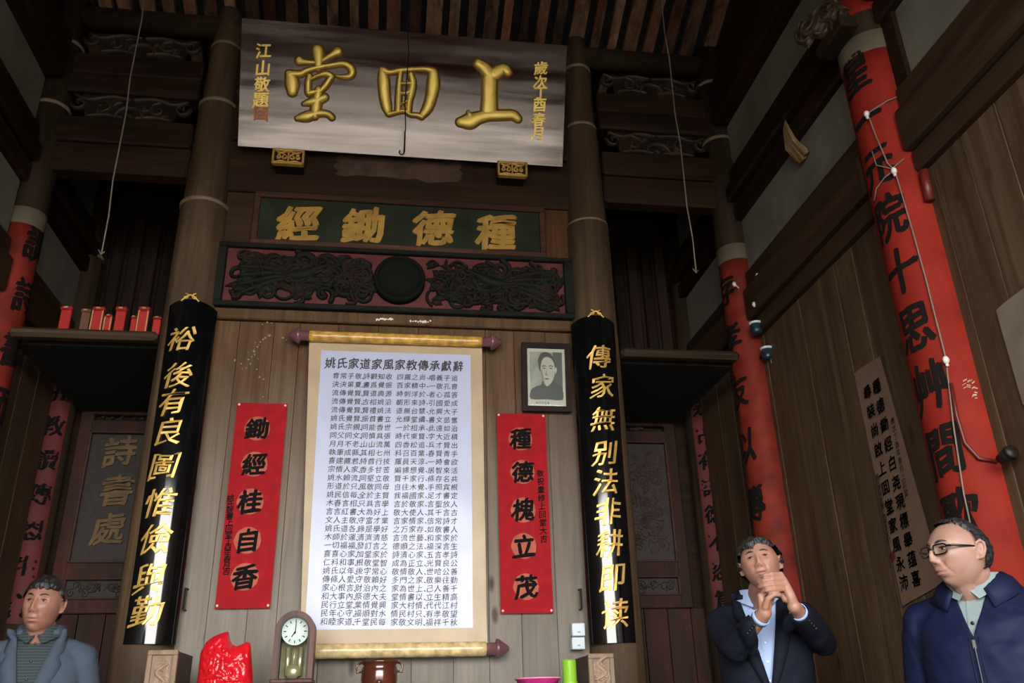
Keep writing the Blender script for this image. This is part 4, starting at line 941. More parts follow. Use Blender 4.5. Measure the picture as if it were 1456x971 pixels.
# ================================================================== WRITING ON THE RED COLUMNS
def colwrite(root, cx, cy, rf, text, zt, zb, ang, size, bold, wx=1.0):
    for i, ch in enumerate(text):
        z = zt-(zt-zb)*i/(len(text)-1)
        fn = lambda u, v, h=0: (lambda R: Vector((cx+(R+h)*math.cos(ang+u/R), cy+(R+h)*math.sin(ang+u/R), v)))(rf(v))
        m = MB(); vs, fs = glyph(ch, 0); bm = bmesh.new(); bv = [bm.verts.new(p) for p in vs]
        for q_ in fs:
            try: bm.faces.new([bv[k] for k in q_])
            except ValueError: pass
        bmesh.ops.triangulate(bm, faces=bm.faces[:])
        for xx in (-.35, -.2, -.05, .1, .25, .4): bmesh.ops.bisect_plane(bm, geom=bm.verts[:]+bm.edges[:]+bm.faces[:], plane_co=(xx, 0, 0), plane_no=(1, 0, 0))
        bm.verts.index_update(); rnd = random.Random(ord(ch)); a_ = rnd.random()*9; out = []
        for v_ in bm.verts:
            x, y = v_.co.x, v_.co.y; n1 = noise.noise(Vector((x*3+a_, y*3, 0))); n2 = noise.noise(Vector((x*3, y*3+a_, 3)))
            out.append(((x+.06*n1+.05*y)*size*wx, z+(y+.06*n2+.08*x)*size))
        ff = [[v_.index for v_ in q_.verts] for q_ in bm.faces]; b = bold*size
        for i_, (dx, dy) in enumerate([(-b, -b*.4), (b, b*.4), (b*.35, -b*.9), (-b*.35, b*.9)]): m.add([fn(x+dx, y+dy, .002+.0004*i_) for x, y in out], ff)
        bm.free(); m.build('character', M['ink_soft'], root)
colwrite(colB, 2.415, 3.155, rB, '星一元院十思艸間歌', 4.02, 1.78, PI+.26, .235, .03, .80)
colwrite(colR, 2.385, YB, rR, '存孝友以傳家', 3.75, 1.9, PI+.15, .24, .03, .75)
colwrite(colL, -2.30, YB, rL, '讀詩書而教子', 3.85, 2.1, -.20, .24, .03, .75)

# ================================================================== WIRE WITH CLIPS AROUND THE BIG COLUMN, FITTINGS
def colpt(cx, cy, rf, ang, z, off=.012): r = rf(z)+off; return (cx+r*math.cos(ang), cy+r*math.sin(ang), z)
t = thing('column_wire', 'loose pale wire tied round and down the big red column with porcelain clips', 'wire', (2.25, 3.05, 1.4))
CB = (2.415, 3.155)
def onbig(px_, py_, off=.012):      # nearest hit of the pixel ray with the big column
    d = ray(px_, py_); z = 3.0
    for it in range(6):
        R = rB(z)+off; A_ = d.x**2+d.y**2; B_ = -2*(d.x*CB[0]+d.y*CB[1]); C_ = CB[0]**2+CB[1]**2-R*R; D_ = max(B_*B_-4*A_*C_, 0)
        s_ = (-B_-math.sqrt(D_))/(2*A_); p = Vector((0, 0, CZ))+d*s_; z = p.z
    return p
m = MB(); m.tube([onbig(*p) for p in ((1286, 134), (1262, 143), (1232, 162), (1236, 168), (1246, 195), (1262, 232), (1272, 242), (1282, 275), (1298, 330), (1316, 395), (1331, 455), (1345, 510), (1355, 600), (1370, 700), (1385, 770))], .0035, 6); m.build('strand', M['wire'], t)
m = MB(); m.tube([onbig(*p) for p in ((1272, 242), (1258, 252), (1246, 268), (1243, 285))], .003, 6); m.tube([onbig(*p) for p in ((1240, 215), (1246, 235), (1268, 240), (1285, 226))], .003, 6); m.build('loose_end', M['wire'], t)
for p in ((1286, 134), (1232, 162), (1271, 243), (1345, 512)):
    c = onbig(*p, off=.02); m = MB(); m.ball(c, .014, 10, (1, 1, 1.3)); m.ball(c+Vector((0, 0, -.022)), .008, 8); m.build('porcelain_clip', M['clip'], t)
m = MB(); m.tube([onbig(*p) for p in ((1352, 545), (1360, 590), (1372, 630), (1392, 652), (1418, 656))], .008, 8); hs = m.build('hose', M['red_hose'] if 'red_hose' in M else M['rust_pipe'], t)
c = atx(1430, 650, 2.36)
t = thing('dark_plug', 'small dark cap at the end of the hose by the big red column', 'cap', c)
m = MB(); m.tube([c+Vector((0, .03, 0)), c+Vector((-.0, -.035, .01))], [.020, .028], 14); m.build('cap_body', M['iron'], t); MB().tube([c+Vector((0, -.03, .009)), c+Vector((0, -.045, .012))], [.030, .024], 14).build('cap_rim', M['iron'], t)
A = atx(1313, 243, 2.39); B = atx(1322, 285, 2.39); t = thing('wall_conduit', 'short dark red pipe under a white insulator on the right wall', 'pipe', A)
MB().tube([A, B], .022, 12).build('pipe', M['rust_pipe'], t); m = MB(); m.ball(A+Vector((0, 0, .07)), .02, 10, (1, 1, 1.6)); m.build('insulator', M['clip'], t)
# splintered end on the sooty beam
A = atx(1125, 205, 2.33); t = thing('splintered_wood', 'pale splintered stub of wood sticking from the sooty right wall beam', 'wood', A); m = MB(); rn = random.Random(2)
for i in range(9):
    a = rn.uniform(-.05, .05); m.tube([A+Vector((.06, a, -.10+rn.uniform(-.03, .03))), A+Vector((0, a*.8, 0)), A+Vector((-.02, a*.4, rn.uniform(.06, .20)))], [.022, .02, .003], 5, smooth=False)
m.build('splinters', M['splinter'], t)
# two small cameras
for (px_, py_, lab) in ((1075, 466, 'upper small dark camera with white rim on the red column'), (1091, 502, 'lower small dark camera with white rim and a side rod')):
    c = aty(px_, py_, 4.78); t = thing('small_camera', lab, 'camera', c)
    MB().lathe([(.001, -.045), (.030, -.043), (.036, -.03), (.036, .028)], c, 20).build('housing', M['cctv'], t)
    MB().lathe([(.037, .022), (.042, .026), (.042, .036), (.02, .042), (.001, .042)], c, 20).build('rim', M['white_plastic'], t)
    m = MB(); m.tube([c+Vector((0, .02, 0)), Vector((2.39, 4.93, c.z+.01))], .012, 8); m.build('mount', M['iron'], t)
    if py_ > 480:
        m = MB(); m.tube([c+Vector((.02, 0, -.07)), c+Vector((.12, 0, -.068))], .008, 8); m.ball(c+Vector((.12, 0, -.068)), .013, 8); m.tube([c+Vector((.02, 0, -.03)), c+Vector((.02, 0, -.07))], .005, 6); m.build('rod', M['white_plastic'], t)
# clips seen on other columns / wires
for px_, py_, Y, lab in ((1044, 404, 4.84, 'white clip on the dark edge of the right back red column'), (1077, 392, 4.70, 'white clip by the plaster strip corner'), (1072, 433, 4.72, 'tiny white clip above the small cameras')):
    c = aty(px_, py_, Y) if px_ != 1077 else atx(px_, py_, 2.36); t = thing('wall_clip', lab, 'clip', c); m = MB(); m.ball(c, .013, 8, (1, 1, 1.5)); m.tube([c, (Vector((2.385, 4.95, c.z)) if px_ == 1044 else Vector((2.415, c.y+.02, c.z)))], .005, 6); m.build('clip_body', M['clip'], t)
# upper carved bracket beside the big column
c = atx(1170, 45, 2.16); t = thing('carved_bracket', 'dark carved scroll bracket at the head of the big red column', 'carving', c)
fb_ = planefn(c, (0.6, -.8, 0), (0, 0, 1), (-.8, -.6, 0)); m = MB(); m.chbox(c.x+.0, c.x+.1, c.y-.16, c.y+.10, c.z-.10, c.z-.03, .01); m.build('bracket_block', M['dark_wood_y'], t)
m = MB(); carve(m, fb_, -.13, .15, -.09, .16, 26, 77, .07, .05, .032); m.build('scrollwork', M['strut_carve'], t)
c2 = atx(1222, 4, 2.30); 
MB().lathe([(rB(z)+.006, z) for z in (c2.z-.02, c2.z+.01, c2.z+.25)], (CB[0], CB[1], 0), 40).build('red_collar', M['red_paint'], t)

# ================================================================== PAPERS ON THE RIGHT WALL
XP = XR-.012
def wallpaper_sheet(corners, name, label, mat, cat):
    P = [atx(*p, XP) for p in corners]; t = thing(name, label, cat, P[0]); m = MB(); n = 16; vs = []; fs = []
    for i in range(n+1):
        for k in range(5):
            a = P[0].lerp(P[1], k/4); b = P[3].lerp(P[2], k/4); p = a.lerp(b, i/n); p.x -= .003+.004*math.sin(i*.9+k)*(0 < k < 4); vs.append(p)
    for i in range(n):
        for k in range(4): fs.append((i*5+k, i*5+k+1, (i+1)*5+k+1, (i+1)*5+k))
    m.add(vs, fs, True); m.build('paper', M[mat], t); return t
t = wallpaper_sheet([(1215, 531), (1252, 506), (1342, 828), (1284, 862)], 'wall_calligraphy', 'narrow tan calligraphy sheet pasted on the right board wall', 'paper_tan', 'calligraphy')
wf_ = lambda u, v, h=0: Vector((XP-.006-h, u, v))
def wtext(txt, pts, size, bold, mat, nm):
    m = MB()
    for ch, (a, b) in zip(txt, pts):
        p = atx(a, b, XP-.006); m2 = MB()
        put_glyph(m2, ch, lambda u, v, h=0: Vector((XP-.008-h*0-.0015, p.y-(u), p.z+v)), 0, 0, size, bold, h=0, seed=5); m.add(m2.v, m2.f)
    m.build(nm, M[mat], t)
def line(n, a, b): return [(a[0]+(b[0]-a[0])*i/(n-1), a[1]+(b[1]-a[1])*i/(n-1)) for i in range(n)]
wtext('種德鋤經白尧現標舉蕴喜', line(11, (1247, 549), (1303, 822)), .074, .024, 'black', 'calligraphy_column')
wtext('尋裝尚啟上囬堂家風永沛', line(11, (1234, 557), (1286, 828)), .074, .024, 'black', 'calligraphy_column')
wtext('歲次丁酉年春月上囬堂', line(10, (1270, 598), (1289, 700)), .036, .01, 'black', 'small_inscription')
wtext('姚氏家族敬書上囬堂大吉利', line(12, (1248, 678), (1265, 770)), .034, .01, 'black', 'small_inscription')
wtext('印', [(1270, 790)], .05, .03, 'seal_red', 'seal') if 'seal_red' in M else None
wallpaper_sheet([(1417, 441), (1462, 405), (1500, 585), (1455, 575)], 'wall_poster', 'blank beige paper sheet on the wall to the right of the big red column', 'paper_beige', 'poster')

# dried paste spots on the boards left of the scroll, pale streaks on the rail, chips on the big column
rn = random.Random(5); f = planefn((0, 4.9925, 0), (1, 0, 0), (0, 0, 1), (0, -1, 0)); m = MB()
def spot(mb, fn, u, v, r):
    n = 9; mb.add([fn(u, v, .001)]+[fn(u+r*rn.uniform(.6, 1.2)*math.cos(2*PI*k/n), v+r*rn.uniform(.6, 1.3)*math.sin(2*PI*k/n), .0008) for k in range(n)], [(0, 1+k, 1+(k+1) % n) for k in range(n)])
for (a, b, s) in ((383, 477, 3), (374, 482, 2.2), (377, 480, 2.4), (370, 486, 1.8), (366, 493, 1.6), (361, 499, 2.8), (362, 504, 1.8), (353, 511, 1.8), (356, 517, 1.6), (334, 512, 2.6), (343, 517, 2), (344, 524, 1.4), (350, 523, 1.4), (365, 525, 1.4), (369, 536, 2.2), (375, 539, 2), (402, 480, 2.4), (407, 483, 1.2), (380, 458, 2.4), (373, 461, 1.5), (386, 459, 1.6), (374, 564, 1.4), (368, 490, 1.2), (358, 507, 1.2), (367, 510, 1), (352, 500, 1), (363, 487, 1)):
    p = aty(a, b, 4.99); spot(m, f, p.x, p.z, s*.0032)
stuff(m.build('paste_spots', plain('dried_paste', (.25, .215, .14), .8, var=.3), wall))
m = MB(); f = planefn((0, YB-.031, 0), (1, 0, 0), (0, 0, 1), (0, -1, 0))
for a0_, a1_, b in ((536, 558, 454), (584, 612, 457)):
    for k in range(9): p = aty(a0_+(a1_-a0_)*k/8, b+rn.uniform(-.8, .8), YB-.031); spot(m, f, p.x, p.z, rn.uniform(.005, .011))
stuff(m.build('paste_streaks', M['pin'], wall))
m = MB()
for k in range(26):
    a_, b_ = (rn.uniform(1368, 1388), rn.uniform(540, 566)) if k < 14 else (1297+(k-14)*.8, 193+(k-14)*3.2)
    p = onbig(a_, b_, .0015); t1 = Vector((.006*rn.uniform(.5, 1.3), -.004, rn.uniform(-.004, .004))); t2 = Vector((.001, 0, .0035*rn.uniform(.5, 1.2) if k < 14 else .014)); m.add([p-t1-t2, p+t1-t2, p+t1+t2, p-t1+t2], [(0, 1, 2, 3)])
stuff(m.build('paint_chips', plain('pale_chips', (.34, .27, .20), .7), colB))
# ================================================================== PEOPLE
from mathutils.bvhtree import BVHTree
def mesh_eval(o):
    bpy.context.view_layer.update()
    me = bpy.data.meshes.new_from_object(o.evaluated_get(bpy.context.evaluated_depsgraph_get())); return me
def voxel(name, mb, size, smooth=2, mats=None, parent=None, fac=.6):
    me = bpy.data.meshes.new('tmp'); me.from_pydata([tuple(v) for v in mb.v], [], mb.f); me.update()
    bm = bmesh.new(); bm.from_mesh(me); bmesh.ops.recalc_face_normals(bm, faces=bm.faces[:]); bm.to_mesh(me); bm.free()
    o = bpy.data.objects.new('tmp', me); COL.objects.link(o)
    r = o.modifiers.new('r', 'REMESH'); r.mode = 'VOXEL'; r.voxel_size = size
    if smooth: s = o.modifiers.new('s', 'SMOOTH'); s.factor = fac; s.iterations = smooth
    out = mesh_eval(o); bpy.data.objects.remove(o); bpy.data.meshes.remove(me)
    out.name = name; out.polygons.foreach_set('use_smooth', [True]*len(out.polygons)); out.materials.clear()
    return out
def put(name, me, mat, parent):
    o = link(name, me, mat, None); o.parent = parent; return o
def limb(mb, pts, rs, n=16, flat=None):
    # tapered chain with rounded joints
    P = [Vector(p) for p in pts]; Q = []; R = []
    for i in range(len(P)-1):
        for k in range(4): t = k/4; Q.append(P[i].lerp(P[i+1], t)); R.append(rs[i]+(rs[i+1]-rs[i])*t)
    Q.append(P[-1]); R.append(rs[-1]); mb.tube(Q, R, n)
    for p, r in zip(P, rs): mb.ball(p, r*.99, 14)
def loft(mb, secs, n=36, p=2.4):
    # secs: (z, rx, ry, cy)
    vs = []; fs = []
    S2 = []
    for i in range(len(secs)-1):
        for k in range(3): t = k/3; S2.append([a+(b-a)*t for a, b in zip(secs[i], secs[i+1])])
    S2.append(secs[-1])
    for z, rx, ry, cy in S2:
        for k in range(n):
            a = 2*PI*k/n; c, s = math.cos(a), math.sin(a)
            vs.append((rx*math.copysign(abs(c)**(2/p), c), cy+ry*math.copysign(abs(s)**(2/p), s), z))
    m = len(S2)
    for i in range(m-1):
        for k in range(n): fs.append((i*n+k, i*n+(k+1) % n, (i+1)*n+(k+1) % n, (i+1)*n+k))
    fs.append(tuple(range(n-1, -1, -1))); fs.append(tuple((m-1)*n+k for k in range(n)))
    mb.add(vs, fs, True)
JW = [.24]
def headbase(d, wide=1.0, feat=None, age=1.0):
    """unit direction -> point of the head surface (face looks to -Y)"""
    x, y, z = d; s = max(0, -z)
    jw = feat.get('jaw', .24) if feat else JW[0]; ax = .0755*wide*(1-jw*s**1.6)*(1+.03*math.sin(PI*clamp(z+.3, 0, 1))); ay = .093 if y < 0 else .098*(1-.42*s**1.2); az = .112 if z < 0 else .101
    px_, py_, pz = x*ax, y*ay, z*az
    if y < 0: py_ *= 1+.05*s; 
    if feat is None: return Vector((px_, py_, pz))
    w = clamp((-y-.05)/.35, 0, 1)
    if w > 0:
        def g(x0, z0, sx, sz): return math.exp(-((px_-x0)/sx)**2-((pz-z0)/sz)**2)
        ax_ = abs(px_); f = 0
        f += .004*math.exp(-((ax_-.030)/.026)**2-((pz-.032)/.010)**2)
        f -= .0135*math.exp(-((ax_-.031)/.017)**2-((pz-.010)/.013)**2)
        f += .0058*math.exp(-((ax_-.031)/.0135)**2-((pz-.009)/.0085)**2)
        f += .004*g(0, .022, .010, .012)+.010*g(0, .004, .0085, .014)+.0135*g(0, -.012, .0095, .013)+.0150*g(0, -.026, .0125, .0095)
        f += .0085*math.exp(-((ax_-.0135)/.0075)**2-((pz+.031)/.0075)**2)
        f -= .003*math.exp(-((ax_-.024)/.006)**2-((pz+.034)/.008)**2)
        f += .0075*g(0, -.060, .030, .020)
        f += .0042*g(0, -.0535, .020, .0042)+.0048*g(0, -.0665, .017, .0052)-.0055*g(0, -.0600, .024, .0020)
        f -= .0045*g(0, -.0775, .020, .0045)+0; f += .0095*g(0, -.096, .023, .015)
        f += .0055*math.exp(-((ax_-.047)/.018)**2-((pz+.010)/.018)**2)*age
        t = clamp((-.030-pz)/.035, 0, 1); xf = .021+.014*t
        f -= .0034*age*math.exp(-((ax_-xf)/.0035)**2)*(1 if -.066 < pz < -.030 else math.exp(-(min(abs(pz+.030), abs(pz+.066))/.005)**2))
        if feat.get('open'): f -= .007*g(0, -.0605, .017, .0045)
        py_ -= f*w
    return Vector((px_, py_, pz))
def headmesh(mb, Mx, feat):
    n, k2 = 150, 130; vs = []; fs = []
    for i in range(k2+1):
        th = PI*i/k2
        for k in range(n):
            a = 2*PI*k/n; d = (math.sin(th)*math.cos(a), math.sin(th)*math.sin(a), math.cos(th)); vs.append(Mx @ headbase(d, feat['wide'], feat))
    for i in range(k2):
        for k in range(n): fs.append((i*n+k, (i+1)*n+k, (i+1)*n+(k+1) % n, i*n+(k+1) % n))
    mb.add(vs, fs, True)
    for s in (-1, 1):        # ears: helix rim, lobe and bowl
        e = Vector((s*.0755*feat['wide'], .010, -.004)); R3 = Mx.to_3x3()
        pts = [(0, -.012, .004), (s*.007, -.010, .022), (s*.012, .002, .031), (s*.014, .014, .022), (s*.012, .015, .002), (s*.007, .004, -.020), (0, -.006, -.024)]
        mb.tube([Mx @ (e+Vector(p)) for p in pts], [.004, .0048, .005, .005, .0048, .0062, .004], 10)
        mb.ball(Mx @ (e+Vector((s*.004, .004, .003))), .014, 12, (.35, .8, 1.5), R3)
def hairmesh(mb, Mx, feat):
    JW[0] = feat.get('jaw', .24); n, k2 = 110, 80; vs = []; fs = []; fn = feat['hair']; keep = []
    for i in range(k2+1):
        th = PI*i/k2
        for k in range(n):
            a = 2*PI*k/n; d = Vector((math.sin(th)*math.cos(a), math.sin(th)*math.sin(a), math.cos(th))); p = headbase(d, feat['wide']); pj = p+Vector((0, 0, .0065*feat.get('jag', 1.0)*noise.noise(Vector((p.x*150, p.y*110, p.z*18)))+.004*noise.noise(Vector((p.x*40, p.y*40, 5)))))
            t = fn(pj, d); nn = Vector((p.x/.0755**2, p.y/.095**2, p.z/.115**2)).normalized()
            hn = feat.get('tousle', 1.0); t2 = t+(hn*(.0042*noise.noise(Vector((p.x*75, p.y*30, p.z*40)))+.0026*noise.noise(Vector((p.x*190, p.y*60, p.z*110)))) if t > .001 else 0)
            vs.append(Mx @ (p+nn*t2)); keep.append(t > -.006)
    for i in range(k2):
        for k in range(n):
            q_ = (i*n+k, (i+1)*n+k, (i+1)*n+(k+1) % n, i*n+(k+1) % n)
            if all(keep[j] for j in q_): fs.append(q_)
    mb.add(vs, fs, True)
def sstep(a, b, x): t = clamp((x-a)/(b-a), 0, 1); return t*t*(3-2*t)
def hairline(front, side, back, thick, recede=0, top=1.0):
    # front: hairline height on the brow, side: how far forward over the temple, back: nape height
    def fn(p, d):
        x = abs(p.x); lim_f = front+recede*max(0, 1-abs(x-.045)/.022)-.10*max(0, (x-.058))/.02*.35
        if p.y < -.015: m = (p.z-lim_f)/.008 if x < .070 else (p.z-(front-.05))/.01
        else: m = 9
        if p.y < .018: m = min(m, max((p.z-(front-.055+side))/.008, 0) if p.y < -.015 and x > .06 else m)
        # ear cut-out and nape
        if p.y > -.03 and p.y < .03: m = min(m, (p.z-.012)/.008)
        if p.y >= .03: m = min(m, (p.z-back)/.012)
        return -.008+(thick+.008)*clamp(.5+.5*m, 0, 1)*(1 if m > -.9 else 0)*1.0 if m > -1 else -.008
    return fn
def surf_feature(Mx, feat, x, z, off=0.0):
    # find the face surface point at (x, z)
    lo = None; d = Vector((x/.0755, -.9, z/.115))
    for _ in range(25):
        d2 = d.normalized(); p = headbase(d2, feat['wide'], feat); d.x += (x-p.x)*8; d.z += (z-p.z)*8
    p = p.copy(); p.y -= off; return Mx @ p
def facebits(root, Mx, feat, mats):
    R3 = Mx.to_3x3(); squint = feat.get('squint', 1.0)
    for s in (-1, 1):
        c = surf_feature(Mx, feat, s*.031, .0085, -.0012)
        m = MB(); m.ball(c, .0105, 16, (1.02, .42, .36*squint), R3); e = m.build('eye', mats['eye'], root, world=False)
        m = MB(); m.ball(c+R3 @ Vector((feat.get('gaze', 0), -.0026, .0003)), .0062, 12, (.95, .42, .60*squint+.14), R3); m.build('iris', mats['iris'], e, world=False)
        for nm, dz, th, bow in (('upper_lid', .0034*squint+.0012, .0024, .0030), ('lower_lid', -.0036*squint-.0004, .0012, -.0018)):
            m = MB(); pts = [surf_feature(Mx, feat, s*.031+t*.0125, .0085+dz+bow*(1-t*t)-.0008*(t*s > 0)*abs(t), .0006) for t in (-1, -.6, -.2, .2, .6, 1)]
            m.tube(pts, [.0006, th, th*1.2, th*1.2, th, .0006], 8); m.build(nm, mats['lash' if nm == 'upper_lid' else 'skin'], root, world=False)
        m = MB(); bz = .0275+feat.get('browup', 0)
        pts = [surf_feature(Mx, feat, s*(.013+.034*t), bz+.006*math.sin(PI*t*.85)+feat.get('browtilt', 0)*t, .0006) for t in (0, .2, .4, .6, .8, 1)]
        m.tube(pts, [.0018, .0034, .0036, .0032, .0024, .0008], 8, flat=.6); m.build('eyebrow', mats['hair'], root, world=False)
    m = MB(); w = feat.get('mouthw', .021)
    m.tube([surf_feature(Mx, feat, w*t, -.0600+(-.0012 if abs(t) < .5 else 0)+feat.get('smile', 0)*t*t, .0002) for t in (-1, -.6, -.2, .2, .6, 1)], [.0006, .0014, .0018, .0018, .0014, .0006], 8)
    m.build('mouth_line', mats['mouth'], root, world=False)
    for z0, th in ((-.0555, .0030), (-.0655, .0036)):
        m = MB(); m.tube([surf_feature(Mx, feat, w*.88*t, z0+feat.get('smile', 0)*t*t+(.0012 if z0 > -.06 else -.001)*(1-t*t), -.0004) for t in (-1, -.65, -.25, 0, .25, .65, 1)], [.0006, th*.7, th, th*.85, th, th*.7, .0006], 8, flat=.6)
        m.build('lip', mats['lip'], root, world=False)
    for s in (-1, 1):
        m = MB(); m.ball(surf_feature(Mx, feat, s*.0075, -.0345, -.0008), .0032, 8, (1, .5, .6), R3); m.build('nostril', mats['mouth'], root, world=False)
def cutmesh(me, fn_list):
    bm = bmesh.new(); bm.from_mesh(me)
    for fn in fn_list: fn(bm)
    bm.to_mesh(me); bm.free(); return me
def plane_cut(bm, co, no, clear=True):
    bmesh.ops.bisect_plane(bm, geom=bm.verts[:]+bm.edges[:]+bm.faces[:], plane_co=co, plane_no=no, clear_outer=clear)
def vneck(zb, xt, zt, cx=0.0, ymax=.0):
    def fn(bm):
        for s in (-1, 1):
            d = Vector((s*xt, 0, zt-zb)).normalized(); no = Vector((d.z, 0, -d.x)); plane_cut(bm, (cx, 0, zb), no, False)
        dead = []
        for f in bm.faces:
            c = f.calc_center_median()
            if c.y < ymax and c.z > zb and abs(c.x-cx) < xt*(c.z-zb)/(zt-zb): dead.append(f)
        bmesh.ops.delete(bm, geom=dead, context='FACES')
    return fn
def thicken(o, t):
    m = o.modifiers.new('cloth_thickness', 'SOLIDIFY'); m.thickness = t; m.offset = -1
def fabric(name, c, rough=.85, var=.12, wrinkle=.5, stripes=None):
    m, n, l, b = newmat(name); b.inputs['Roughness'].default_value = rough; b.inputs['Specular IOR Level'].default_value = .15
    tc = n.new('ShaderNodeTexCoord'); nz = n.new('ShaderNodeTexNoise'); nz.inputs['Scale'].default_value = 260; l.new(tc.outputs['Object'], nz.inputs['Vector'])
    rp = n.new('ShaderNodeValToRGB'); rp.color_ramp.elements[0].color = rgb([x*(1-var) for x in c]); rp.color_ramp.elements[1].color = rgb([x*(1+var) for x in c]); l.new(nz.outputs['Fac'], rp.inputs[0]); out = rp.outputs[0]
    if stripes:
        sp = n.new('ShaderNodeSeparateXYZ'); l.new(tc.outputs['Object'], sp.inputs[0]); mm = n.new('ShaderNodeMath'); mm.operation = 'MULTIPLY'; mm.inputs[1].default_value = 2*PI/stripes[1]; l.new(sp.outputs['Z'], mm.inputs[0])
        sn = n.new('ShaderNodeMath'); sn.operation = 'SINE'; l.new(mm.outputs[0], sn.inputs[0]); gt = n.new('ShaderNodeMath'); gt.operation = 'GREATER_THAN'; gt.inputs[1].default_value = .45; l.new(sn.outputs[0], gt.inputs[0])
        mx = n.new('ShaderNodeMix'); mx.data_type = 'RGBA'; l.new(gt.outputs[0], mx.inputs['Factor']); l.new(out, mx.inputs['A']); mx.inputs['B'].default_value = rgb(stripes[0]); out = mx.outputs['Result']
    l.new(out, b.inputs['Base Color'])
    n2 = n.new('ShaderNodeTexNoise'); n2.inputs['Scale'].default_value = 7; n2.inputs['Detail'].default_value = 2; n2.inputs['Distortion'].default_value = .3; l.new(tc.outputs['Object'], n2.inputs['Vector'])
    bp = n.new('ShaderNodeBump'); bp.inputs['Strength'].default_value = wrinkle; bp.inputs['Distance'].default_value = .03; l.new(n2.outputs['Fac'], bp.inputs['Height']); l.new(bp.outputs[0], b.inputs['Normal'])
    return m
def skin(name, c):
    m, n, l, b = newmat(name); b.inputs['Roughness'].default_value = .48; b.inputs['Subsurface Weight'].default_value = .12; b.inputs['Subsurface Radius'].default_value = (.01, .004, .002); b.inputs['Specular IOR Level'].default_value = .45
    tc = n.new('ShaderNodeTexCoord'); nz = n.new('ShaderNodeTexNoise'); nz.inputs['Scale'].default_value = 26; nz.inputs['Detail'].default_value = 5; l.new(tc.outputs['Object'], nz.inputs['Vector'])
    rp = n.new('ShaderNodeValToRGB'); rp.color_ramp.elements[0].position = .3; rp.color_ramp.elements[1].position = .7
    rp.color_ramp.elements[0].color = rgb((c[0]*.86, c[1]*.74, c[2]*.70)); rp.color_ramp.elements[1].color = rgb(c); l.new(nz.outputs['Fac'], rp.inputs[0]); l.new(rp.outputs[0], b.inputs['Base Color'])
    n2 = n.new('ShaderNodeTexNoise'); n2.inputs['Scale'].default_value = 180; l.new(tc.outputs['Object'], n2.inputs['Vector']); bp = n.new('ShaderNodeBump'); bp.inputs['Strength'].default_value = .12; bp.inputs['Distance'].default_value = .003
    l.new(n2.outputs['Fac'], bp.inputs['Height']); l.new(bp.outputs[0], b.inputs['Normal']); return m
def hairmat(name, c1, c2):
    m, n, l, b = newmat(name); b.inputs['Roughness'].default_value = .5
    tc = n.new('ShaderNodeTexCoord'); mp_ = n.new('ShaderNodeMapping'); mp_.inputs['Scale'].default_value = (190, 40, 120); l.new(tc.outputs['Object'], mp_.inputs['Vector'])
    nz = n.new('ShaderNodeTexNoise'); nz.inputs['Scale'].default_value = 1; nz.inputs['Detail'].default_value = 4; l.new(mp_.outputs[0], nz.inputs['Vector']); rp = n.new('ShaderNodeValToRGB'); rp.color_ramp.elements[0].position = .4; rp.color_ramp.elements[1].position = .68
    rp.color_ramp.elements[0].color = rgb(c1); rp.color_ramp.elements[1].color = rgb(c2); l.new(nz.outputs['Fac'], rp.inputs[0]); l.new(rp.outputs[0], b.inputs['Base Color'])
    bp = n.new('ShaderNodeBump'); bp.inputs['Strength'].default_value = .7; bp.inputs['Distance'].default_value = .004; l.new(nz.outputs['Fac'], bp.inputs['Height']); l.new(bp.outputs[0], b.inputs['Normal']); return m
MP = {'eye': plain('eye_white', (.42, .38, .34), .3), 'iris': plain('dark_iris', (.012, .008, .006), .2), 'lash': plain('eyelid_crease', (.035, .016, .012), .6), 'lip': plain('lips', (.30, .115, .095), .45),
      'mouth': plain('mouth_dark', (.05, .014, .012), .6), 'button': plain('dark_button', (.012, .012, .014), .3), 'shoe': plain('black_shoe_leather', (.012, .011, .010), .35), 'steel': plain('zip_metal', (.35, .34, .32), .3, metal=.8), 'teeth': plain('teeth', (.55, .50, .42), .3)}
def handpts(mb, wrist, down, side, fwd, s=1.0, curl=.5):
    """relaxed hand hanging from the wrist: palm plus five unequal bent digits"""
    down, side, fwd = Vector(down).normalized(), Vector(side).normalized(), Vector(fwd).normalized()
    for i, (off, ln) in enumerate(((.030, .070), (.010, .078), (-.010, .072), (-.028, .056))):
        k = wrist+down*(.085*s)+fwd*off*s; limb(mb, [wrist+fwd*off*.5*s, k], [.017*s, .0125*s], 10)
        a = k+down*ln*.45*s-side*.010*curl; b = a+down*ln*.28*s-side*.020*curl; c = b+down*ln*.15*s-side*.020*curl; limb(mb, [k, a, b, c], [.0105*s, .009*s, .008*s, .0068*s], 10)
    t0 = wrist+down*.025+fwd*.022; limb(mb, [t0, t0+down*.03+fwd*.022, t0+down*.06+fwd*.028-side*.008, t0+down*.078+fwd*.026-side*.014], [.015*s, .012*s, .0095*s, .008*s], 10)

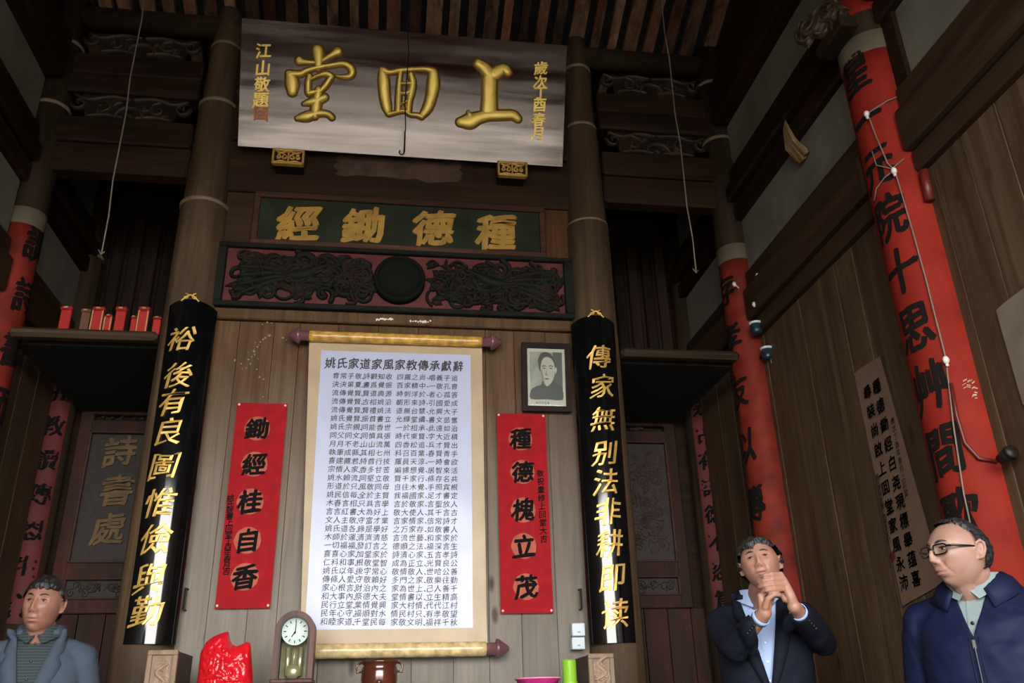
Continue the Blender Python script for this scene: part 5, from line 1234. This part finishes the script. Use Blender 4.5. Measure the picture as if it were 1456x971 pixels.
def person(label, loc, rotz, sc, head, arms, mats, style, vox=.0034):
    """loc: floor point; head: (world centre, yaw, pitch, roll, feat); arms: per side world points [shoulder, elbow, wrist] or None"""
    root = bpy.data.objects.new('person', None); COL.objects.link(root); root.location = loc; root.rotation_euler = (0, 0, rotz); rs_ = style.get('rs', 1.0); root.scale = (rs_,)*3; root.empty_display_size = .2
    tag(root, label, 'person'); Ri = Matrix.Rotation(-rotz, 3, 'Z')
    W2L = lambda p: (Ri @ (Vector(p)-Vector(loc)))/rs_
    hc, yaw, pitch, roll, feat = head; hl = W2L(hc)
    Mh = Matrix.Translation(hl) @ Matrix.Rotation(yaw-rotz, 4, 'Z') @ Matrix.Rotation(pitch, 4, 'X') @ Matrix.Rotation(roll, 4, 'Y') @ Matrix.Diagonal((feat.get('scale', 1.0), feat.get('scale', 1.0), feat.get('scale', 1.0)*feat.get('tall', 1.0), 1))
    Z = lambda z: z*sc
    mb = MB(); headmesh(mb, Mh, feat)
    nb = Vector((0, .018, Z(1.40))); nt = Mh @ Vector((0, .028, -.055)); limb(mb, [nb, nb.lerp(nt, .5), nt], [.066, .056, .056], 20)
    fl = Mh @ Vector((0, -.045, -.085)); limb(mb, [Vector((0, -.02, Z(1.40))), fl.lerp(nt, .45)], [.045, .038], 14)
    limb(mb, [(-.12, .012, Z(1.375)), (0, .03, Z(1.43)), (.12, .012, Z(1.375))], [.042, .05, .042])
    loft(mb, [(Z(.84), .13, .09, .01), (Z(.95), .15, .10, .01), (Z(1.10), .13, .09, 0), (Z(1.25), .15, .10, 0), (Z(1.35), .15, .085, .01), (Z(1.41), .08, .06, .015)])
    sh = []; hands = []
    for i, s in enumerate((-1, 1)):
        if arms[i]: S_, E_, W_ = [W2L(p) for p in arms[i]['pts']]
        else: S_, E_, W_ = Vector((s*.178, .01, Z(1.345))), Vector((s*.235, .035, Z(1.07))), Vector((s*.225, -.04, Z(.84)))
        sh.append((S_, E_, W_)); limb(mb, [(s*.08, .01, Z(1.33)), S_, E_, W_], [.05, .046, .037, .0265])
        if arms[i] and arms[i].get('hand'): arms[i]['hand'](mb, W2L)
        else: handpts(mb, W_, (W_-E_).normalized()+Vector((0, 0, -.6)), Vector((s, 0, 0)), Vector((0, -1, 0)))
    for s in (-1, 1): limb(mb, [(s*.075, 0, Z(.88)), (s*.09, -.008, Z(.47)), (s*.095, .015, Z(.09))], [.08, .052, .04]); limb(mb, [(s*.095, .015, Z(.07)), (s*.10, -.10, .035)], [.04, .03])
    me = voxel('body', mb, vox, 1, fac=.4); body = put('body', me, mats['skin'], root)
    # hair and face
    m = MB(); hairmesh(m, Mh, feat)
    h = m.build('hair', mats['hair'], root, world=False); facebits(root, Mh, feat, {**MP, 'hair': mats['hair'], 'skin': mats['skin']})
    if feat.get('extra'): feat['extra'](root, Mh, feat, mats)
    # shirt
    ms = MB(); loft(ms, [(Z(.80), .168, .122, .01), (Z(1.10), .160, .118, 0), (Z(1.25), .176, .124, 0), (Z(1.35), .165, .105, .01), (Z(1.405), .105, .080, .015), (Z(1.445), .070, .066, .012)])
    sh_me = voxel('shirt', ms, .009, 3); shirt = put('shirt', sh_me, mats['shirt'], root)
    m = MB(); cz = Z(1.44)
    for s in (-1, 1):      # collar stand and folded points
        ring_t, ring_b = [], []
        for k in range(13):
            a = -PI/2+s*(.06+k/12*(PI-.06)); zz = cz+.040-.010*(1-k/12); r = .079
            ring_t.append(Vector((r*math.cos(a)*.97, .002+r*1.02*math.sin(a), zz))); ring_b.append(Vector(((r+.014)*math.cos(a), .002+(r+.016)*math.sin(a), cz-.010-(.034 if k == 1 else .022 if k == 2 else .012 if k == 3 else 0 if k else .006))))
        vs = ring_t+ring_b; n = len(ring_t); m.add(vs, [(k, k+1, n+k+1, n+k) for k in range(n-1)], False)
    co_ = m.build('shirt_collar', mats['shirt'], root, world=False); thicken(co_, .004); co_.modifiers[0].offset = 0
    # jacket
    mj = MB(); loft(mj, [(Z(.74), .205, .145, .01), (Z(.95), .196, .142, .01), (Z(1.10), .184, .134, 0), (Z(1.25), .196, .138, 0), (Z(1.34), .188, .118, .01), (Z(1.395), .132, .094, .016), (Z(1.44), .088, .080, .018), (Z(1.475), .080, .078, .02)])
    for (S_, E_, W_), s in zip(sh, (-1, 1)):
        we = E_.lerp(W_, .86); limb(mj, [(s*.07, .012, Z(1.385)), S_+Vector((0, 0, .008))], [.055, .064]); limb(mj, [S_, S_.lerp(E_, .5)+Vector((s*.006, 0, 0)), E_, E_.lerp(W_, .5), we], [.068, .062, .056, .050, .043])
    rn = noise
    jm = voxel('jacket', mj, .0085, 5)
    co2 = np.empty(len(jm.vertices)*3); jm.vertices.foreach_get('co', co2); co2 = co2.reshape(-1, 3); nrm = [v.normal.copy() for v in jm.vertices]
    for i in range(len(co2)):
        p = Vector(co2[i]); d = .0055*noise.noise(Vector((p.x*9, p.y*9, p.z*15)))+.0035*noise.noise(Vector((p.x*22+p.z*8, p.y*22, p.z*24)))
        co2[i] += np.array(nrm[i])*d*style.get('folds', 1.0)
    jm.vertices.foreach_set('co', co2.ravel()); jm.update()
    cuts = [lambda bm: plane_cut(bm, (0, 0, Z(1.458)), (0, -.25, 1))]
    for (S_, E_, W_) in sh:
        ax = (W_-E_).normalized(); pc = E_.lerp(W_, .84)
        def f_(bm, ax=ax, pc=pc):
            bmesh.ops.bisect_plane(bm, geom=bm.verts[:]+bm.edges[:]+bm.faces[:], plane_co=pc, plane_no=ax)
            dead = []
            for f in bm.faces:
                r_ = f.calc_center_median()-pc; t_ = r_.dot(ax)
                if 0 < t_ < .12 and (r_-ax*t_).length < .062: dead.append(f)
            bmesh.ops.delete(bm, geom=dead, context='FACES')
        cuts.append(f_)
    zb = Z(style['vz']); xt = style['vx']; zt = Z(1.455); cuts.append(vneck(zb, xt, zt))
    full = BVHTree.FromPolygons([v.co.copy() for v in jm.vertices], [tuple(p.vertices) for p in jm.polygons])
    cutmesh(jm, cuts); jacket = put('jacket', jm, mats['jacket'], root); thicken(jacket, .005)
    def onj(x, z, off=.004):
        hit = full.ray_cast(Vector((x, -1, z)), Vector((0, 1, 0))); y = hit[0].y if hit[0] is not None else -.08
        return Vector((x, y-off, z))
    def vx(z): return xt*(z-zb)/(zt-zb)
    if style['kind'] == 'suit':
        for s in (-1, 1):
            m = MB(); n = 20; vs = []
            for i in range(n+1):
                t = i/n; z = zb-.01+(zt+.004-zb)*t; xi = max(0, vx(z))*s
                wd = .062*math.sin(min(1, t*1.25)*PI/2)**.8
                if .66 < t < .72: wd *= .62          # notch
                if t >= .72: wd = .050*(1-.5*(t-.72)/.28)
                for q_ in (0, .5, 1): vs.append(onj(xi+s*wd*q_-s*.004*(q_ == 0), z-.010*q_*(1 if t < .7 else -.6), .005+.003*math.sin(q_*PI)))
            m.add(vs, [(i*3+k, i*3+k+1, (i+1)*3+k+1, (i+1)*3+k) for i in range(n) for k in range(2)], True); lp = m.build('lapel', mats['jacket'], root, world=False); thicken(lp, .004); lp.modifiers[0].offset = 0
        m = MB(); vs = []; n = 18
        for k in range(n+1):
            a = -PI/2+.62+(2*PI-1.24)*k/n
            vs += [Vector((.083*math.cos(a), .018+.080*math.sin(a), Z(1.455)+.022+.004*math.sin(a))), Vector((.108*math.cos(a), .018+.102*math.sin(a), Z(1.43)+.004))]
        m.add(vs, [(2*k, 2*k+2, 2*k+3, 2*k+1) for k in range(n)], True); lp = m.build('jacket_collar', mats['jacket'], root, world=False); thicken(lp, .004)
        for i, z in enumerate((zb-.015, zb-.12)):
            p = onj(.004+.018, z, .006); m = MB(); m.lathe([(.001, -.002), (.009, -.002), (.010, .001), (.001, .002)], p, 14, 'y'); m.build('button', MP['button'], root, world=False)
        edge = MB(); edge.tube([onj(.030-.02*t, zb-.02-(zb-.02-Z(.78))*t, .002) for t in (0, .25, .5, .75, 1)], .003, 6); edge.build('front_edge', mats['jacket'], root, world=False)
    else:
        for s in (-1, 1):      # folded jacket collar of a zip jacket
            m = MB(); vs = []; n = 14
            for k in range(n+1):
                t = k/n; a = -PI/2+s*(.30+(PI-.30)*t); drop = .058*(1-t)**3
                top = Vector((.079*math.cos(a), .016+.077*math.sin(a), Z(1.452)+.028-.030*(1-t)**4)); bx_ = Vector(((.116+.010*(1-t))*math.cos(a)+s*.030*(1-t)**2, .016+.108*math.sin(a), Z(1.425)-drop))
                if t < .35: h_ = onj(bx_.x, bx_.z, .008); bx_.y = min(bx_.y, h_.y)
                mid = (top+bx_)/2+Vector((0, -.004*(1-t), .012)); vs += [top, mid, bx_]
            m.add(vs, [(3*k+j, 3*k+3+j, 3*k+4+j, 3*k+1+j) for k in range(n) for j in (0, 1)], True); lp = m.build('jacket_collar', mats['jacket'], root, world=False); thicken(lp, .005); lp.modifiers[0].offset = 0
        m = MB(); zz = [zb+.003-(zb-Z(.76))*k/24 for k in range(25)]
        m.tube([onj(0, z, .002) for z in zz], .0035, 6); m.build('zip', mats['zip'], root, world=False)
        for s in (-1, 1): m = MB(); m.tube([onj(s*.014, z, .0005) for z in zz], .0022, 6); m.build('zip_seam', mats['jacket'], root, world=False)
        m = MB(); p = onj(0, zb-.006, .006); m.box(p.x-.004, p.x+.004, p.y-.003, p.y+.002, p.z-.024, p.z); m.build('zip_pull', MP['steel'], root, world=False)
    # shirt front: placket and buttons
    sf_ = BVHTree.FromPolygons([v.co.copy() for v in sh_me.vertices], [tuple(p.vertices) for p in sh_me.polygons])
    def ons(x, z, off): hit = sf_.ray_cast(Vector((x, -1, z)), Vector((0, 1, 0))); y = hit[0].y if hit[0] is not None else -.07; return Vector((x, y-off, z))
    m = MB(); zs = [Z(1.43)-(Z(1.43)-zb+.02)*k/10 for k in range(11)]; vs = []
    for z in zs: vs += [ons(-.014, z, .003), ons(.014, z, .003)]
    m.add(vs, [(2*k, 2*k+1, 2*k+3, 2*k+2) for k in range(10)], True); m.build('placket', mats['shirt'], root, world=False)
    z = Z(1.40)
    while z > zb+.02:
        p = ons(0, z, .005); m = MB(); m.lathe([(.001, -.0015), (.0055, -.0015), (.0055, .001), (.001, .001)], p, 12, 'y'); m.build('shirt_button', mats.get('sbutton', MP['button']), root, world=False); z -= .072
    # cuffs
    for i, (S_, E_, W_) in enumerate(sh):
        ax = (W_-E_).normalized(); a = E_.lerp(W_, .80); b = E_.lerp(W_, .84)+ax*.012; m = MB(); m.tube([a, b], [.034, .0345], 20, closed_ends=False); c_ = m.build('shirt_cuff', mats['shirt'], root, world=False); thicken(c_, .003)
        if style['kind'] == 'suit':
            v_ = Vector((-.5 if i == 0 else .5, -1, -.5)); od = (v_-ax*v_.dot(ax)).normalized()
            for k in range(4): p = E_.lerp(W_, .79-.065*k)+od*(.0425+.0022*k); m = MB(); m.ball(p, .0062, 8); m.build('sleeve_button', MP['steel'] if False else M['iron'], root, world=False)
    # trousers and shoes
    mt = MB(); loft(mt, [(Z(.80), .165, .12, .01), (Z(.92), .168, .122, .01), (Z(1.0), .155, .115, .005)])
    for s in (-1, 1): limb(mt, [(s*.082, 0, Z(.84)), (s*.092, -.006, Z(.47)), (s*.097, .012, Z(.075))], [.098, .075, .062])
    tm = voxel('trousers', mt, .012, 3); put('trousers', tm, mats['trousers'], root)
    for s in (-1, 1):
        m = MB(); vs = MB(); m.tube([(s*.097, .06, .045), (s*.098, .02, .055), (s*.10, -.05, .045), (s*.103, -.12, .034), (s*.104, -.155, .03)], [.040, .046, .046, .042, .026], 18, flat=None)
        m.v = [(x, y, max(z, .002)) for x, y, z in m.v]; m.build('shoe', MP['shoe'], root, world=False)
    return root, Mh, W2L

SK1 = skin('skin_light_tan', (.38, .205, .145)); SK2 = skin('skin_tan', (.30, .150, .105)); SK3 = skin('skin_pale_tan', (.33, .20, .15))
HB = hairmat('black_hair', (.006, .005, .005), (.025, .022, .021)); HG = hairmat('greying_hair', (.008, .007, .007), (.036, .036, .037)); HB2 = hairmat('dark_combed_hair', (.006, .006, .007), (.035, .035, .038))

# ---- middle man, hands clasped before his chin
def rot2(p): return p
LM = Vector((1.52, 3.45, 0)); TM = math.radians(-20)
e1 = Vector((math.cos(math.radians(-20)), math.sin(math.radians(-20)), 0)); e3 = Vector((e1.y, -e1.x, 0)); e2 = Vector((0, 0, 1))
HC = aty(1099, 841, 3.10)
def hp(px_, py_, d=0.0): return HC+e1*((px_-1098)/338)+e2*((838-py_)/358)+e3*d
wr_a, wr_b = hp(1085, 864, -.005), hp(1121, 858, -.01)
def handA(mb, W2L):       # lower fist: knuckles turned up, fingers folded, thumb across
    w = wr_a
    for i, (px_, py_, d) in enumerate(((1082, 843, .004), (1086, 840, -.010), (1091, 838, -.022), (1096, 838, -.032))):
        k = hp(px_, py_, d); limb(mb, [W2L(w), W2L(k)], [.0235, .0125], 12)
        a = k+e1*.024+e2*.014+e3*.012; b = a+e1*.018-e2*.016+e3*.004; c = b-e1*.012-e2*.014
        limb(mb, [W2L(k), W2L(a), W2L(b), W2L(c)], [.0115, .0100, .0088, .0080], 12)
    limb(mb, [W2L(hp(1086, 858, .014)), W2L(hp(1090, 848, .032)), W2L(hp(1098, 843, .036)), W2L(hp(1104, 844, .030))], [.015, .0115, .0098, .0085], 12)
def handB(mb, W2L):       # upper hand folded over the fist, four fingers laid across towards the left
    w = wr_b
    for i, (py_, kx, mx_, tx, ty) in enumerate(((817, 1110, 1098, 1086, 819), (823.5, 1113, 1098, 1082, 826), (830, 1114, 1098, 1082, 832), (836, 1113, 1099, 1085, 838.5))):
        k = hp(kx, py_, .014); limb(mb, [W2L(w), W2L(hp((kx+1121)/2+1, (py_+858)/2, .006)), W2L(k)], [.0225, .0165, .0112], 12)
        limb(mb, [W2L(k), W2L(hp(mx_, py_+.5, .040)), W2L(hp((mx_+tx)/2-2, (py_+ty)/2+.5, .036)), W2L(hp(tx, ty, .018))], [.0105, .0092, .0082, .0072], 12)
    limb(mb, [W2L(hp(1112, 848, -.004)), W2L(hp(1104, 832, -.026)), W2L(hp(1098, 818, -.030))], [.015, .0118, .009], 12)
sL = LM+Vector((0, 0, 1.425))-e1*.155; sR = LM+Vector((0, 0, 1.43))+e1*.17
armA = {'pts': [sL, aty(1046, 921, 3.30), wr_a], 'hand': handA}; armB = {'pts': [sR, aty(1170, 913, 3.30), wr_b], 'hand': handB}
hairM = lambda p, d: (lambda f: -.008+(.026)*f)(sstep(-1, 1, min((p.z-(.055+.012*(p.x > 0)*1-.5*max(0, abs(p.x)-.055)+.006*math.sin(p.x*90)))/.012 if p.y < -.02 else 3, (p.z+.004-(.0 if p.y < .0 else 0))/.010 if -.03 < p.y < .025 else 3, (p.z+.055)/.012)))*(1)
fm = {'wide': 1.0, 'hair': hairM, 'squint': .42, 'smile': .004, 'open': True, 'browup': .002, 'browtilt': -.004, 'mouthw': .024, 'scale': 1.0, 'age': 1.5, 'tousle': 1.8, 'jag': 1.8, 'jaw': .18}
person('man in a dark navy suit clasping both hands before his chin', LM, TM, 1.105, (aty(1081, 803, 3.30), math.radians(-28), math.radians(-9), math.radians(-7), fm), [armA, armB],
       {'skin': SK1, 'hair': HG, 'shirt': fabric('pale_blue_shirt', (.33, .43, .66), .8), 'jacket': fabric('dark_navy_suit', (.006, .0075, .015), .8), 'trousers': fabric('dark_trousers', (.009, .010, .016)), 'sbutton': M['white_plastic']}, {'kind': 'suit', 'vz': 1.10, 'vx': .085, 'rs': .955})
# ---- left man in a grey-blue blazer
hairL = lambda p, d: -.008+.022*sstep(-1, 1, min((p.z-(.056-.5*max(0, abs(p.x)-.058)))/.018 if p.y < -.02 else 3, (p.z-.012)/.010 if -.03 < p.y < .025 else 3, (p.z+.05)/.012))
fl_ = {'wide': 1.02, 'hair': hairL, 'squint': .5, 'smile': -.001, 'scale': .95, 'tall': 1.14, 'jaw': .10, 'jag': 1.6, 'tousle': 1.4, 'browup': 0, 'age': 1.0, 'open': True, 'mouthw': .019}
HLc = aty(61, 860, 3.80); LL = Vector((HLc.x-.01, HLc.y+.06, 0))
person('short-haired man in a grey-blue blazer over a dark striped shirt', LL, math.radians(10), 1.085, (HLc, math.radians(-2), math.radians(0), math.radians(3), fl_), [None, None],
       {'skin': SK2, 'hair': HB, 'shirt': fabric('dark_teal_striped_shirt', (.030, .040, .042), .8, stripes=((.050, .064, .066), .012)), 'jacket': fabric('grey_blue_blazer', (.055, .072, .100), .85), 'trousers': fabric('grey_trousers', (.03, .03, .035))}, {'kind': 'suit', 'vz': 1.12, 'vx': .090, 'rs': .93})
# ---- right man with glasses in a navy zip jacket
def hairRf(p, d):
    fr = .075-.40*max(0, abs(p.x)-.030)          # receding front
    a = (p.z-fr)/.012 if p.y < .0 else 3
    side = (p.y-(-.012+.25*max(0, .03-p.z)))/.012 if p.z < .085 else 3
    back = (p.z+.052)/.012
    ear = (p.z-.020)/.010 if -.03 < p.y < .026 and p.z < .05 else 3
    # combed-over strands on the crown
    if p.z > .06 and p.y < .02: a = min(a, 3); side = max(side, (p.z-(.088+.12*max(0, -p.y-.02)))/.008)
    return -.008+.019*sstep(-1, 1, min(a, side, back, ear))
def specs(root, Mh, feat, mats):
    fmat = plain('black_spectacle_frame', (.008, .006, .006), .25)
    g = MB()
    R3 = Mh.to_3x3()
    def P(x, y, z): return Mh @ Vector((x, y, z))
    for s in (-1, 1):
        pts = []
        for k in range(21):
            a = 2*PI*k/20; c_, s_ = math.cos(a), math.sin(a); pts.append(P(s*.034+.0245*math.copysign(abs(c_)**.55, c_), -.100+.010*abs(c_*.8+s*.5)*.9, .006+.0155*math.copysign(abs(s_)**.6, s_)))
        g.tube(pts, .0024, 8, closed_ends=False)
        g.tube([P(s*.058, -.092, .013), P(s*.078, -.075, .012), P(s*.082, -.01, .010), P(s*.081, .018, .006), P(s*.080, .030, -.008)], [.0032, .0034, .0028, .0022, .002], 8)
    g.tube([P(-.011, -.101, .010), P(0, -.106, .012), P(.011, -.101, .010)], .0026, 8)
    fr = g.build('glasses', fmat, root, world=False)
    for s in (-1, 1):
        m = MB(); c = P(s*.034, -.0985, .006); vs = [c]+[P(s*.034+.0235*math.copysign(abs(math.cos(2*PI*k/20))**.55, math.cos(2*PI*k/20)), -.0985, .006+.0145*math.copysign(abs(math.sin(2*PI*k/20))**.6, math.sin(2*PI*k/20))) for k in range(20)]
        m.add(vs, [(0, 1+k, 1+(k+1) % 20) for k in range(20)]); m.build('lens', M['lens'], fr, world=False)
def thin_glass(name):
    m, n, l, b = newmat(name); out = n['Material Output']; gl = n.new('ShaderNodeBsdfGlossy'); gl.inputs['Roughness'].default_value = .04; tr = n.new('ShaderNodeBsdfTransparent'); tr.inputs[0].default_value = (.86, .88, .88, 1)
    mx = n.new('ShaderNodeMixShader'); mx.inputs[0].default_value = .10; l.new(tr.outputs[0], mx.inputs[1]); l.new(gl.outputs[0], mx.inputs[2]); l.new(mx.outputs[0], out.inputs[0]); return m
M['lens'] = thin_glass('spectacle_lens')
HRc = aty(1362, 787, 2.45); yR = math.radians(-84)
fr_ = {'wide': 1.04, 'hair': hairRf, 'squint': .75, 'smile': .001, 'scale': .96, 'jaw': .13, 'extra': specs, 'age': 1.0, 'mouthw': .020, 'gaze': -.002}
LR = Vector((HRc.x+.065, HRc.y+.045, 0))
person('balding man in black-framed glasses and a navy zip jacket, looking aside', LR, math.radians(-52), .995, (HRc, yR, math.radians(0), math.radians(0), fr_), [None, None],
       {'skin': SK3, 'hair': HB2, 'shirt': fabric('pale_grey_green_shirt', (.19, .24, .24), .8), 'jacket': fabric('navy_zip_jacket', (.006, .009, .032), .6, wrinkle=.7), 'trousers': fabric('dark_grey_trousers', (.02, .02, .025)), 'zip': plain('navy_zip_tape', (.010, .013, .030), .4)}, {'kind': 'zip', 'vz': 1.285, 'vx': .060})
